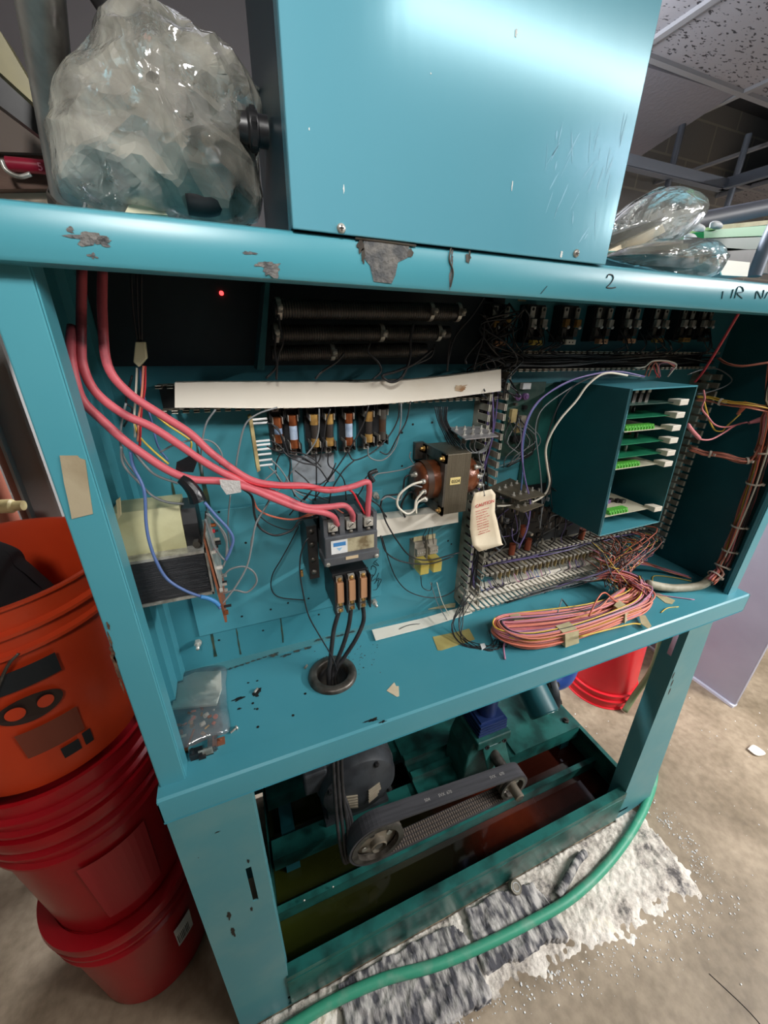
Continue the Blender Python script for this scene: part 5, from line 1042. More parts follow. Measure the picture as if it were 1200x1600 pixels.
b = B(); ext(b, [(.785, .03, SH + .008), (.785, .036, SH + .033), (.785, .066, SH + .034), (.785, .07, SH + .008)], (.03, .012, 0)); obj('tape_band', b, masking, ck)
b = B(); ext(b, [(.53, .10, SH + .01), (.53, .108, SH + .035), (.53, .13, SH + .033)], (.024, -.006, 0)); obj('tape_band', b, masking, ck)
adopt(ck)
wire('orange wire bowing up out of the coil', [Vector((.70, .06, .935)), Vector((.735, .075, .965)), Vector((.77, .085, .965)), Vector((.80, .075, .94)), Vector((.84, .07, .93))], .0018, org_w, world=True)
wire('cut violet wire end sticking out in front of the coil', [QZ(790, 1000, .915), QZ(787, 1012, .910), QZ(789, 1030, .906)], .0020, lil_w, world=True)
wire('yellow wire resting along the front of the coil', [QZ(905, 995, .935), QZ(945, 985, .935), QZ(985, 975, .93), QZ(1000, 975, .92)], .0018, yel_w, world=True)
wire('black wire with a plug end lying behind the coil', [Q(878, 936, .14), Q(885, 945, .13), Q(895, 957, .11), Q(915, 960, .10), Q(945, 965, .09)], .0017, blk_w, world=True)
wire('grey wire standing up out of the shelf behind the coil', [Q(868, 975, .08), Q(872, 955, .10), Q(878, 936, .13)], .0014, gry_w, world=True)
wire('long violet wire across the shelf under the sleeve', [QZ(1010, 925, .906), QZ(1040, 931, .906), QZ(1085, 937, .906)], .0013, lil_w, world=True)
wire('yellow wire bent against the back of the shelf', [QZ(1020, 912, .906), QZ(1022, 900, .906), QZ(1050, 902, .906), QZ(1080, 908, .906)], .0013, yel_w, world=True)
wire('short yellow-green wire offcut near the front lip of the shelf', [QZ(1033, 957, .9065), QZ(1043, 950, .9065), QZ(1060, 948, .9065)], .0012, yel_w, world=True)

# ================================================================== LOOSE BITS ON THE SHELF
def slab(name, label, cat, px, z, th, m, jag=0):
    b = B(); ext(b, [QZ(u, v, z + th) for u, v in px], (0, 0, -th)); return tag(obj(name, b, m), label, cat)
slab('duct_cover', 'white duct cover strip lying loose on the shelf behind the grommet', 'duct cover', [(581, 984), (660, 966), (735, 944), (738, 957), (665, 980), (587, 1000)], SH + .0035, .002, pvc)
slab('wood_sliver', 'thin tan strip lying behind the white cover strip', 'strip', [(657, 946), (712, 942), (711, 948), (660, 952)], SH + .0045, .002, masking)
slab('paper_label', 'yellowed paper label lying flat near the wire coil', 'label', [(676, 995), (715, 987), (733, 982), (742, 999), (690, 1016), (684, 1016)], SH, .0008, yellowed)
slab('paper_scrap', 'cream triangular paper scrap in the middle of the shelf', 'paper scrap', [(604, 1079), (616, 1066), (619, 1072), (623, 1072), (624, 1091)], SH, .0008, paper)
slab('wire_marker', 'small white wire marker label behind the coil', 'label', [(863, 952), (883, 956), (882, 963), (862, 959)], SH, .001, whitelab)
slab('tape_scrap', 'masking tape scrap lying right of the coil by the sleeve', 'tape', [(1019, 926), (1030, 927), (1055, 938), (1050, 944), (1040, 942)], SH, .001, masking)
slab('tape_scrap', 'masking tape scrap hanging at the right end of the coil', 'tape', [(999, 962), (1008, 961), (1018, 978), (1013, 982), (1002, 975)], SH + .01, .001, masking)
slab('green_scrap', 'pale green scrap beside the sleeve', 'scrap', [(1009, 931), (1018, 932), (1020, 939), (1013, 940)], SH, .001, mat('pale_green_scrap', (150, 200, 180)))
slab('foam_bit', 'tiny white foam bit next to the yellowed label', 'foam bit', [(750, 1006), (757, 1005), (759, 1010), (753, 1014)], SH, .004, whitelab)
for i, (u, v) in enumerate(((400, 1079), (478, 1042), (240 + 75, 1030))):
    p = QZ(u, v, SH + .003); b = B(); cyl(b, p - Vector((.003, .003, 0)), p + Vector((.003, .004, .0)), .0022, 8); tag(obj('crimp_ferrule', b, steel), ('bright crimp ferrule on the black speckles', 'small crimp ferrule left of the grommet', 'tiny ferrule at the shelf back by the zip bag')[i], 'ferrule')
def inflate(bm, px, y, dep, amp, seed, N=56, rings=14, mi=0, zmin=None, plane='y', power=.5, ridge=1.0, fine=1):
    W_ = [Q(u, v, y) if plane == 'y' else QZ(u, v, y) for u, v in px]; W_ = smooth_path(W_ + [W_[0]], 8 * fine)[:-1]; c = sum(W_, Vector()) / len(W_); n = len(W_)
    nn = Vector((0, -1, 0)) if plane == 'y' else Vector((0, 0, 1)); prev = None
    def disp(p):
        q = p * 9 + Vector((seed * 3.1, 0, 0)); a = 1 - abs(noise.noise(q)) * 2; b_ = 1 - abs(noise.noise(q * 2.3)) * 2
        return (a * .65 + b_ * .35 + ((1 - abs(noise.noise(q * 5.1)) * 2) * .28 if fine > 1 else 0)) * amp * ridge
    for side in (1, -1):
        prev = None; sr_ = []
        for k in range(rings + 1):
            s = math.cos(k / rings * PI / 2) ; h_ = math.sin(k / rings * PI / 2) ** (power * 2) * dep * (1 if side > 0 else (1 if plane == 'y' else 0.12))
            ring = []
            for w in (W_ if k < rings else W_[:1]):
                p = c + (w - c) * s; dd = disp(p + nn * side * .03); p = p + nn * side * (h_ + dd * (h_ / dep)) + (w - c).normalized() * dd * .5 * s if k < rings else c + nn * side * (h_ + disp(c) * .5)
                if zmin is not None: p.z = max(p.z, zmin)
                ring.append(bm.verts.new(p))
            if prev:
                m_ = len(prev)
                for i in range(m_):
                    f = (prev[i], prev[(i + 1) % m_], ring[(i + 1) % m_], ring[i]) if len(ring) > 1 else (prev[i], prev[(i + 1) % m_], ring[0])
                    bm.faces.new(f).material_index = mi
            prev = ring
    bmesh.ops.remove_doubles(bm, verts=bm.verts[:], dist=1e-5)
    return bm
zb_ = thing('zip_bag', 'frosted zip bag with white card and coppery parts in the left corner of the shelf', 'bag', QZ(315, 1105, SH))
b = inflate(B(), [(272, 1062), (300, 1048), (350, 1042), (352, 1070), (354, 1100), (358, 1140), (330, 1152), (282, 1168), (272, 1130), (266, 1100)], SH + .006, .014, .003, 3, plane='z', zmin=SH + .0005); obj('clear_bag', b, film_zip, zb_, True)
b = B(); ext(b, [QZ(u, v, SH + .012) for u, v in ((277, 1062), (305, 1050), (345, 1048), (346, 1075), (338, 1100), (268, 1107))], (0, 0, -.004)); obj('white_card', b, mat('cream_card', (244, 246, 232), .6, bump=.3, bscale=30), zb_)
random.seed(5)
for i in range(22):
    p = QZ(R(278, 345), R(1108, 1150), SH + R(.004, .010)); q = p + Vector((R(-.008, .008), R(-.008, .008), R(-.002, .002)))
    obj('loose_part', cyl(B(), p, q, R(.0015, .004), 10), random.choice([copper, steel, pvc, brass, copper_lite, org_w]), zb_)
adopt(zb_)
SPN = [('blackened switch contact among the scrap parts by the left post', 'switch_part', black), ('small zinc bracket among the scrap parts by the left post', 'metal_bracket', steel), ('copper contact finger among the scrap parts by the left post', 'contact_finger', copper), ('clear plastic relay cover below the zip bag', 'relay_cover', film_zip), ('brown phenolic block below the zip bag', 'phenolic_block', pcb_brown), ('bright screw at the right corner of the zip bag', 'screw', steel)]
def bits(name, label, cat, pieces, m):
    t = None; b = B()
    for kind, a in pieces:
        if kind == 'b': box(b, *a)
        else: cyl(b, *a)
    o = obj(name, b, m, None, 'auto'); return tag(o, label, cat)
pz = lambda u, v, z=.0: QZ(u, v, SH + z)
A = pz(298, 1190); bits('switch_part', SPN[0][0], 'switch part', [('b', (A, A + Vector((.018, .012, .012)))), ('c', (A + Vector((.004, .004, .012)), A + Vector((.004, .004, .020)), .003, 10)), ('b', (A + Vector((.012, -.003, 0)), A + Vector((.022, .003, .006))))], black)
A = pz(312, 1185); bits('metal_bracket', SPN[1][0], 'bracket', [('b', (A, A + Vector((.020, .002, .014)))), ('b', (A, A + Vector((.020, .014, .002)))), ('c', (A + Vector((.005, .008, .002)), A + Vector((.005, .008, .006)), .003, 8))], steel)
A = pz(290, 1175); bits('contact_finger', SPN[2][0], 'contact', [('c', (A, A + Vector((.012, .030, .008)), .0018, 8)), ('b', (A + Vector((-.003, -.002, 0)), A + Vector((.004, .004, .005))))], copper)
A = pz(326, 1176); bits('relay_cover', SPN[3][0], 'relay cover', [('b', (A, A + Vector((.014, .018, .012)))), ('b', (A + Vector((.002, -.002, 0)), A + Vector((.012, 0, .010))))], film_zip)
A = pz(335, 1168); bits('phenolic_block', SPN[4][0], 'block', [('b', (A, A + Vector((.016, .010, .006)))), ('c', (A + Vector((.010, .005, .006)), A + Vector((.010, .005, .009)), .002, 8)), ('b', (A + Vector((-.002, -.004, 0)), A + Vector((0, .014, .008))))], pcb_brown)
A = pz(360, 1145, .003); bits('screw', SPN[5][0], 'screw', [('c', (A, A + Vector((.010, .006, 0)), .0018, 8)), ('c', (A + Vector((.009, .0055, 0)), A + Vector((.011, .0066, 0)), .0038, 12))], steel)

# ================================================================== TOP OF THE MACHINE
TZ = 1.592
bg = thing('plastic_bag', 'large crumpled yellowed clear bag holding black hose on top of the machine', 'plastic bag', Q(245, 250, .17))
b = inflate(B(), [(98, 180), (112, 148), (150, 92), (180, 45), (215, 27), (242, 28), (262, 52), (330, 92), (385, 130), (404, 165), (400, 215), (392, 260), (396, 325), (360, 345), (300, 336), (200, 330), (125, 312), (108, 285), (97, 240)], .150, .075, .020, 1, N=56, rings=30, zmin=TZ + .001, fine=3); bag_ = obj('bag_film', b, film_big, bg); dc = bag_.modifiers.new('creases', 'DECIMATE'); dc.ratio = .09
for i, pth in enumerate(([(262, 290), (290, 250), (325, 232), (350, 255), (352, 290), (325, 308), (290, 305)], [(285, 270), (310, 240), (338, 245), (345, 280), (320, 300), (290, 295)], [(255, 300), (290, 312), (330, 310), (350, 300)])):
    obj('black_hose', tube(B(), [Q(u, v, .115 + .015 * i) for u, v in pth], .017 if i < 2 else .012, 12, 6), black, bg, True)
b = B(); ext(b, [Q(195, 332, .13), Q(205, 312, .13), Q(225, 303, .13), Q(248, 320, .13), Q(262, 336, .13)], (0, .05, 0)); obj('cream_pad', b, mat('cream_pad', (222, 216, 184), .7), bg)
obj('black_boot', inflate(B(), [(262, 262), (300, 225), (345, 205), (378, 225), (390, 262), (388, 320), (360, 338), (300, 334), (262, 310)], .145, .052, .008, 6, zmin=TZ + .002), black, bg, True)
obj('red_marking', tube(B(), [Q(u, v, .072) for u, v in [(228, 52), (226, 60), (236, 58), (232, 64)]], .0006, 5), mat('faded_red_ink', (140, 70, 50)), bg)
adopt(bg)
for lab_, px, y, dp, sd in (('clear bag with a dark board inside, right of the enclosure, upper of the two', [(945, 398), (950, 358), (985, 322), (1020, 300), (1050, 295), (1090, 313), (1093, 332), (1062, 368), (1010, 388)], .13, .04, 5), ('clear bag with a dark board lying on the dented edge, lower of the two', [(944, 402), (985, 386), (1050, 377), (1103, 378), (1122, 397), (1128, 405), (1103, 433), (1060, 426), (1010, 416)], .05, .03, 8)):
    t = thing('plastic_bag', lab_, 'plastic bag', Q(*px[2], y), 'clear bags right of the enclosure')
    obj('bag_film', inflate(B(), px, y, dp, .008, sd, zmin=TZ + .0005, fine=2, rings=22), film_clear, t).modifiers.new('creases', 'DECIMATE').ratio = .12
    if sd == 5:
        b = B(); hexa(b, [Q(945, 372, .12), Q(1040, 338, .12), Q(1040, 346, .12), Q(948, 386, .12)], [p + Vector((0, .07, 0)) for p in (Q(945, 372, .12), Q(1040, 338, .12), Q(1040, 346, .12), Q(948, 386, .12))]); obj('dark_board', b, black, t)
        b = B(); hexa(b, [Q(950, 392, .11), Q(1035, 350, .11), Q(1040, 362, .11), Q(985, 392, .11)], [p + Vector((0, .05, 0)) for p in (Q(950, 392, .11), Q(1035, 350, .11), Q(1040, 362, .11), Q(985, 392, .11))]); obj('cream_label', b, paper, t)
    else:
        b = B(); hexa(b, [Q(948, 402, .05), Q(1085, 400, .05), Q(1085, 420, .05), Q(1000, 414, .05)], [p + Vector((0, .06, 0)) for p in (Q(948, 402, .05), Q(1085, 400, .05), Q(1085, 420, .05), Q(1000, 414, .05))]); obj('dark_board', b, black, t)
        b = B(); hexa(b, [Q(985, 388, .06), Q(1075, 380, .06), Q(1075, 388, .06), Q(985, 394, .06)], [p + Vector((0, .05, 0)) for p in (Q(985, 388, .06), Q(1075, 380, .06), Q(1075, 388, .06), Q(985, 394, .06))]); obj('cream_label', b, paper, t)
    adopt(t)
for i, (px, m_, l_) in enumerate((([(1100, 360), (1200, 352), (1200, 368), (1100, 372)], mat('leaf_green_board', (30, 150, 84), .4), 'bright green circuit board on the pile right of the clear bags'), ([(1076, 374), (1200, 370), (1200, 392), (1090, 384)], mat('dark_green_board', (34, 78, 66), .4), 'dark green circuit board under the bright green one'), ([(1120, 352), (1200, 344), (1200, 351), (1120, 359)], masking, 'tan board edge on top of the green circuit boards'), ([(1125, 392), (1200, 388), (1200, 428), (1105, 425)], black, 'black module at the bottom of the board pile'), ([(1122, 405), (1172, 410), (1168, 432), (1128, 430)], pvc, 'torn cream label leaning on the black module'))):
    y = (.16, .15, .20, .14, .06)[i]; b = B(); P = [Q(u, v, y) for u, v in px]; P = [Vector((p.x, p.y, max(p.z, TZ + .001))) for p in P]; hexa(b, P, [p + Vector((0, .12 if i < 4 else .002, 0)) for p in P]); tag(obj(('circuit_board', 'circuit_board', 'circuit_board', 'control_module', 'paper_label')[i], b, m_, bevel=.001 if i == 3 else 0), l_, ('circuit board', 'circuit board', 'circuit board', 'module', 'label')[i], 'boards piled on the machine' if i < 3 else None)
for i, (u, v) in enumerate(((1092, 356), (1118, 352), (1078, 372))):
    p = Q(u, v, .15); b = B(); inflate(b, [(u - 8, v + 4), (u - 6, v - 5), (u + 2, v - 6), (u + 9, v), (u + 6, v + 6)], .155, .006, .002, i, rings=5); tag(obj('foam_tab', b, whitelab, None, True), 'small white board ejector tab on the board pile, ' + ('left', 'right', 'lowest')[i] + ' of three', 'ejector tab', 'white ejector tabs on the pile')
obj_t = obj('steel_tube', tube(B(), [Q(1062, 352, .30), Q(1130, 338, .32), Q(1230, 318, .34)], .018, 16), darktube, None, 'auto'); tag(obj_t, 'thick dark grey tube lying behind the pile of circuit boards', 'tube')
b = tube(B(), [Q(1222, 330, .10), Q(1200, 375, .10), Q(1178, 432, .10)], .011, 14); tag(obj('steel_rod', b, shelfm, None, 'auto'), 'grey tube leaning at the far right edge on the machine top', 'tube')

# pole, bars and junk at the upper left
P0, P1 = Q(60, -20, .10), Q(106, 318, .24)
b = B(); cyl(b, P1, P1 + (P0 - P1) * 1.6, .0155, 28, .0185); pole = thing('steel_pole', 'scuffed round steel pole leaning beside the big plastic bag', 'pole', P1); obj('tube', b, pipe_m, pole, 'auto')
obj('foot_collar', lathe(B(), P1 - (P0 - P1) * .02, [(.017, 0), (.019, .0), (.019, .012), (.017, .014)], P0 - P1, 8), dsteel, pole); adopt(pole)
b = B(); hexa(b, [Q(-20, 30, .22), Q(0, 48, .22), Q(54, 140, .22), Q(60, 168, .22), Q(-20, 95, .22)], [p + Vector((0, .03, 0)) for p in (Q(-20, 30, .22), Q(0, 48, .22), Q(54, 140, .22), Q(60, 168, .22), Q(-20, 95, .22))]); tag(obj('olive_bar', b, olive), 'olive painted bar slanting behind the steel pole', 'bar')
b = B(); hexa(b, [Q(-20, 90, .30), Q(60, 165, .30), Q(75, 222, .30), Q(-20, 150, .30)], [p + Vector((0, .03, 0)) for p in (Q(-20, 90, .30), Q(60, 165, .30), Q(75, 222, .30), Q(-20, 150, .30))]); tag(obj('black_beam', b, black), 'black beam slanting below the olive bar', 'beam')
b = B(); hexa(b, [Q(-20, 100, .34), Q(30, 145, .34), Q(42, 190, .34), Q(-20, 140, .34)], [p + Vector((0, .02, 0)) for p in (Q(-20, 100, .34), Q(30, 145, .34), Q(42, 190, .34), Q(-20, 140, .34))]); tag(obj('pale_panel', b, pvc_grey), 'small pale grey panel below the olive bar', 'panel')
b = B(); hexa(b, [Q(-40, 120, .44), Q(0, 148, .44), Q(85, 225, .44), Q(95, 240, .44), Q(-40, 236, .44)], [p + Vector((0, .02, 0)) for p in (Q(-40, 120, .44), Q(0, 148, .44), Q(85, 225, .44), Q(95, 240, .44), Q(-40, 236, .44))]); tag(obj('grey_board', b, mat('dusty_brown_grey_board', (112, 100, 92), .8)), 'dusty grey board above the red marker', 'board')
b = B(); hexa(b, [Q(-60, 222, .45), Q(140, 222, .45), Q(140, 294, .45), Q(-60, 296, .45)], [p + Vector((0, .20, 0)) for p in (Q(-60, 222, .45), Q(140, 222, .45), Q(140, 294, .45), Q(-60, 296, .45))]); tag(obj('wooden_board', b, wood), 'weathered brown wooden board at the left behind the pole', 'board')
b = B(); hexa(b, [Q(-60, 293, .47), Q(140, 293, .47), Q(140, 325, .47), Q(-60, 325, .47)], [p + Vector((0, .2, 0)) for p in (Q(-60, 293, .47), Q(140, 293, .47), Q(140, 325, .47), Q(-60, 325, .47))]); tag(obj('cardboard_sheet', b, plasterb), 'pale cardboard strip just above the left end of the beam', 'cardboard')
mk = thing('red_marker', 'dark red pen-shaped tool with a metal clip lying on the brown board', 'tool', Q(50, 260, .43))
a_, c_ = Q(12, 256, .43), Q(92, 263, .43); obj('handle', cyl(B(), a_, c_, .0085, 14), mat('dark_red_plastic', (150, 24, 50), .35), mk, 'auto'); obj('metal_clip', tube(B(), [Q(2, 250, .42), Q(10, 266, .42), Q(30, 276, .42), Q(48, 272, .42)], .003, 8), steel, mk, True)
text('5 5/8', .013, Q(60, 266, .42) , c_ - a_, ZZ, mat('faded_pink_print', (210, 120, 140)), mk, 'print'); adopt(mk)
b = tube(B(), [Q(150, -30, .30), Q(175, 10, .30), Q(190, 45, .30), Q(205, 20, .3), Q(190, -30, .3)], .018, 10); tag(obj('black_hose', b, blackrub, None, True), 'black hose hanging down above the big plastic bag', 'hose')
b = B(); box(b, (-.75, .62, 1.55), (.42, .66, 2.30)); tag(obj('dark_cabinet_side', b, mat('dark_taupe_panel', (88, 82, 84), .6)), 'dark taupe panel standing behind the bag and the enclosure', 'panel')

# left of the machine: vertical pipe and strut in front of the wall
y = .62; xs = Q(68, 780, y).x
b = B(); box(b, (xs - .025, y, 0), (xs + .025, y + .02, 2.4)); box(b, (xs + .025, y - .02, 0), (xs + .03, y + .02, 2.4)); box(b, (xs - .030, y - .02, 0), (xs - .025, y + .02, 2.4)); tag(obj('wall_strut', b, mat('grey_painted_strut', (138, 134, 130), .6)), 'grey steel strut running up the wall left of the machine', 'strut')
xs2 = Q(36, 780, y).x; b = B(); cyl(b, (xs2, y + .02, 0), (xs2, y + .02, 2.4), .022, 20); tag(obj('rusty_pipe', b, rustpipe, None, 'auto'), 'rusty brown vertical pipe left of the grey strut', 'pipe')
b = B(); cyl(b, (xs2 - .06, y + .05, 0), (xs2 - .06, y + .05, 2.4), .018, 20); tag(obj('rusty_pipe', b, rustpipe, None, 'auto'), 'darker rusty pipe further left against the wall', 'pipe')
b = B(); a_ = Q(-8, 792, .52); lathe(b, a_, [(.0, 0), (.012, 0), (.014, .01), (.014, .03), (.010, .034), (.010, .05), (0, .05)], (1, -.2, 0), 14); tag(obj('brass_spout', b, pcb_tan, None, 'auto'), 'tan threaded fitting peeking over the orange bucket', 'fitting')
# right: shelving behind
sv = thing('shelving_frame', 'grey steel shelving frame against the far right wall', 'shelving', (2.1, 1.2, 0))
a_, c_ = Q(960, 239, 1.2), Q(1142, 273, 1.2); z = a_.z; b = B(); box(b, (a_.x, 1.2, z - .03), (c_.x, 1.204, z + .012)); box(b, (a_.x, 1.2, z - .032), (c_.x, 1.24, z - .028)); obj('rail', b, shelfm, sv)
b = B(); box(b, (c_.x, .35, z - .03), (c_.x + .004, 1.22, z + .02)); box(b, (c_.x - .03, .35, z - .032), (c_.x, 1.22, z - .028)); obj('rail', b, shelfm, sv)
for (u, v) in ((1053, 262), (1146, 300)):
    p = Q(u, v, 1.22); b = B(); cyl(b, (p.x, 1.23, 0), (p.x, 1.23, CEIL), .014, 12); obj('upright', b, darktube if u < 1100 else shelfm, sv, 'auto')
p = Q(1146, 300, 1.22); b = B(); box(b, (p.x, .45, 1.98), (p.x + .5, 1.25, 2.0)); obj('shelf_board', b, shelfm, sv)
adopt(sv)
# grey cabinet on the right floor
gc = thing('grey_partition', 'plain grey sheet metal panel standing on the floor right of the machine', 'panel', (2.3, .6, 0))
gx = 1.958; b = B(); box(b, (gx, .14, .012), (gx + .02, 1.0, 1.45)); obj('body', b, greycab, gc, bevel=.004)
b = B(); box(b, (gx - .012, .14, 0), (gx + .02, 1.0, .012)); obj('base_flange', b, mat('pale_grey_flange', (196, 200, 214), .5), gc)
adopt(gc)

# ================================================================== BUCKETS
def bucket(label, c, z0, m, h=.37, rb_=.130, rt=.150, lid=True, flip=False, grp=None, handle=None):
    t = thing('plastic_bucket', label, 'bucket', (c[0], c[1], z0), grp); C = Vector((c[0], c[1], z0 + (h if flip else 0))); ax = (0, 0, -1 if flip else 1)
    prof = [(0, 0), (rb_ - .006, 0), (rb_, .006), (rb_ + (rt - rb_) * .72, h * .72 - .0), (rt - .006, h * .78), (rt + .004, h * .785), (rt + .004, h * .80), (rt - .003, h * .81), (rt - .003, h * .87), (rt + .006, h * .875), (rt + .006, h * .89), (rt - .002, h * .90), (rt - .001, h * .985), (rt + .005, h * .99), (rt + .005, h), (rt - .002, h)]
    if not lid: prof += [(rt - .004, h * .97), (rt - .006, h * .8), (rb_ - .002, .012), (0, .010)]
    obj('bucket_body', lathe(B(), C, prof, ax, 72), m, t, 'auto')
    if lid: obj('lid', lathe(B(), C, [(0, h + .002), (rt - .02, h + .002), (rt - .018, h + .006), (rt + .007, h + .006), (rt + .009, h - .008), (rt + .006, h - .022), (rt + .004, h - .022)], ax, 72), m, t, 'auto')
    return t
bc = (-.372, .272)
t = bucket('red plastic bucket at the bottom of the stack left of the machine', bc, 0, red_b, grp='red buckets stacked at the left')
def curved_patch(parent, name, c, r0, r1, z0, z1, a0, a1, m, off=.0012, n=10):
    b = B(); lo = [b.verts.new((c[0] + (r0 + off) * math.cos(a0 + (a1 - a0) * i / n), c[1] + (r0 + off) * math.sin(a0 + (a1 - a0) * i / n), z0)) for i in range(n + 1)]
    hi = [b.verts.new((c[0] + (r1 + off) * math.cos(a0 + (a1 - a0) * i / n), c[1] + (r1 + off) * math.sin(a0 + (a1 - a0) * i / n), z1)) for i in range(n + 1)]
    for i in range(n): b.faces.new((lo[i], lo[i + 1], hi[i + 1], hi[i]))
    return obj(name, b, m, parent)
rad = lambda z: .130 + .020 * z / .27
l_ = curved_patch(t, 'barcode_label', bc, rad(.14), rad(.225), .14, .225, -.92, -.62, whitelab, .0015)
for i in range(9):
    a = -.90 + i * .024; curved_patch(l_, 'barcode_bar', bc, rad(.15), rad(.19), .15, .19, a, a + R(.005, .014), blkink, .002, 1)
adopt(t)
t = bucket('red plastic bucket in the middle of the stack left of the machine', bc, .376, red_b, grp='red buckets stacked at the left')
curved_patch(t, 'dark_red_label', bc, rad(.04), rad(.25), .376 + .04, .376 + .25, -1.5, -.75, mat('worn_red_sheet', (176, 40, 48), .5), .0012); adopt(t)
OZ = .838
ob = bucket('orange plastic bucket open at the top of the stack left of the machine', bc, OZ, orange_b, h=.345, rb_=.138, rt=.162, lid=False)
r2 = lambda z: .138 + .024 * z / .248
a0, a1 = -1.50, -.92
curved_patch(ob, 'black_label_band', bc, r2(.215), r2(.245), OZ + .215, OZ + .250, a0, a1, blkink, .0012)
curved_patch(ob, 'faded_label_print', bc, r2(.08), r2(.135), OZ + .08, OZ + .135, a0 + .1, a1, mat('faded_brown_print', (120, 56, 40)), .0012)
def curved_oval(parent, name, zc, ac, ra, rz, m, off):
    b = B(); P = []
    for i in range(28):
        a = 2 * PI * i / 28; z = zc + rz * math.sin(a); an = ac + ra * math.cos(a) + .25 * rz * math.sin(a); r = r2(z - OZ) + off; P.append(b.verts.new((bc[0] + r * math.cos(an), bc[1] + r * math.sin(an), z)))
    b.faces.new(P); return obj(name, b, m, parent)
am = (a0 + a1) / 2; pk = mat('pictogram_black', (44, 30, 28))
curved_oval(ob, 'pictogram', OZ + .175, am, .24, .024, pk, .0012); curved_oval(ob, 'pictogram_window', OZ + .178, am - .10, .07, .012, orange_b, .004); curved_oval(ob, 'pictogram_window', OZ + .178, am + .11, .06, .011, orange_b, .004)
curved_patch(ob, 'small_black_mark', bc, r2(.045), r2(.07), OZ + .045, OZ + .070, a0 + .34, a0 + .5, blkink, .0012); curved_patch(ob, 'small_black_mark', bc, r2(.045), r2(.075), OZ + .045, OZ + .075, a0 + .54, a0 + .62, blkink, .0012)
hp = [Vector((bc[0] + .165 * math.cos(a), bc[1] + .165 * math.sin(a), OZ + z)) for a, z in ((-1.12, .275), (-1.22, .26), (-1.45, .20), (-1.75, .14), (-2.2, .09), (-2.8, .12))]
obj('wire_handle', tube(B(), hp, .0022, 8), dsteel, ob, True); adopt(ob)
b = inflate(B(), [(-40, 845), (10, 864), (22, 885), (45, 905), (90, 948), (30, 965), (-40, 960)], .26, .05, .01, 4); tag(obj('black_rag', b, mat('black_cloth', (22, 18, 20), .9), None, True), 'black rag stuffed inside the orange bucket', 'rag')
t = bucket('red plastic bucket nested in the middle one, only its rim showing under the orange bucket', bc, .47, red_b, lid=False, grp='red buckets stacked at the left'); adopt(t)
t = bucket('bright red bucket standing upside down on the floor behind the machine', (1.49, .47), 0, red_b2, flip=True, lid=False, grp='upturned red buckets behind the machine'); adopt(t)
t = bucket('second upturned red bucket mostly hidden further back', (1.74, .62), 0, red_b2, flip=True, lid=False, grp='upturned red buckets behind the machine'); adopt(t)
wire('faded green hose running upright behind the machine by the upturned bucket', [Vector((1.42, .26, 1.0)), Vector((1.44, .27, .6)), Vector((1.48, .27, .3)), Vector((1.49, .30, .10)), Vector((1.46, .30, .014))], .012, hoseold, name='hose', cat='hose', world=True, n=12)

# ================================================================== MOTOR, BELT, PUMP, SUMP
lq = B(); box(lq, (-.056, .008, .040), (1.096, .149, .050)); struct_l = obj('sump_liquid', lq, liquid_mat()); tag(struct_l, 'murky green to rust brown liquid in the front trough of the sump', 'liquid', kind='stuff')
lq = B(); box(lq, (-.056, .154, .040), (1.096, .518, .048)); tag(obj('sump_liquid', lq, liquid_mat()), 'dark oily liquid under the motor and pump behind the divider', 'liquid', kind='stuff')
mb = thing('equipment_skid', 'oily green steel channel base carrying motor and pump', 'machine base', (.5, .3, .05))
for y0 in (.235, .40):
    b = B(); box(b, (-.05, y0, .165), (1.08, y0 + .05, .170)); box(b, (-.05, y0, .115), (1.08, y0 + .004, .165)); box(b, (-.05, y0 + .046, .115), (1.08, y0 + .05, .165)); obj('channel', b, teal_oily, mb)
b = B(); box(b, (.78, .235, .170), (1.085, .50, .178)); obj('pump_plate', b, pump_green, mb)
b = B(); box(b, (.40, .22, .170), (.60, .50, .185)); box(b, (.40, .28, .185), (.60, .30, .20)); box(b, (.40, .34, .185), (.60, .36, .20)); obj('slide_rail', b, teal_oily, mb)
b = B(); lathe(b, (1.045, .27, .178), [(.012, 0), (.012, .007), (.006, .008), (.006, .014), (0, .014)], ZZ, 6); obj('hex_bolt', b, dsteel, mb)
for x in (.0, 1.05): b = B(); box(b, (x - .02, .25, .016), (x + .02, .49, .115)); obj('foot', b, teal_dark, mb)
adopt(mb)
mt = thing('electric_motor', 'dark grey electric motor with vented end bell under the shelf', 'motor', (.23, .3, .17))
MX, MZ = .207, .338
b = B(); lathe(b, (MX, .215, MZ), [(0, -.004), (.024, -.003), (.05, .004), (.092, .012), (.106, .02), (.112, .034), (.113, .060), (.118, .062), (.118, .24), (.10, .26), (0, .262)], (0, 1, 0), 56); obj('motor_housing', b, castgrey, mt, 'auto')
for i in range(4):
    a = PI / 4 + i * PI / 2 + .3; obj('through_bolt', lathe(B(), (MX + .098 * math.cos(a), .228, MZ + .098 * math.sin(a)), [(.008, .004), (.008, -.004), (.004, -.006), (0, -.006)], (0, 1, 0), 6), black, mt)
slotm = mat('pale_vent_slot', (150, 140, 122), .5)
for sx in (-1, 1):
    for k in range(5):
        zz = MZ + .012 - .012 * k; w0, w1 = .016, .052 + .002 * k if k < 3 else .05 - .004 * (k - 3); yv = .224 + .0008 * k
        b = B(); pts = [(MX + sx * w0, yv - .003, zz), (MX + sx * w1, yv + .004, zz + .002), (MX + sx * w1, yv + .004, zz + .007), (MX + sx * w0, yv - .003, zz + .006)]; pts = [(p[0], .207 if n_ in (0, 3) else .2155, p[2]) for n_, p in enumerate(pts)]; ext(b, pts, (0, .004, 0)); obj('vent_slot', b, slotm, mt)
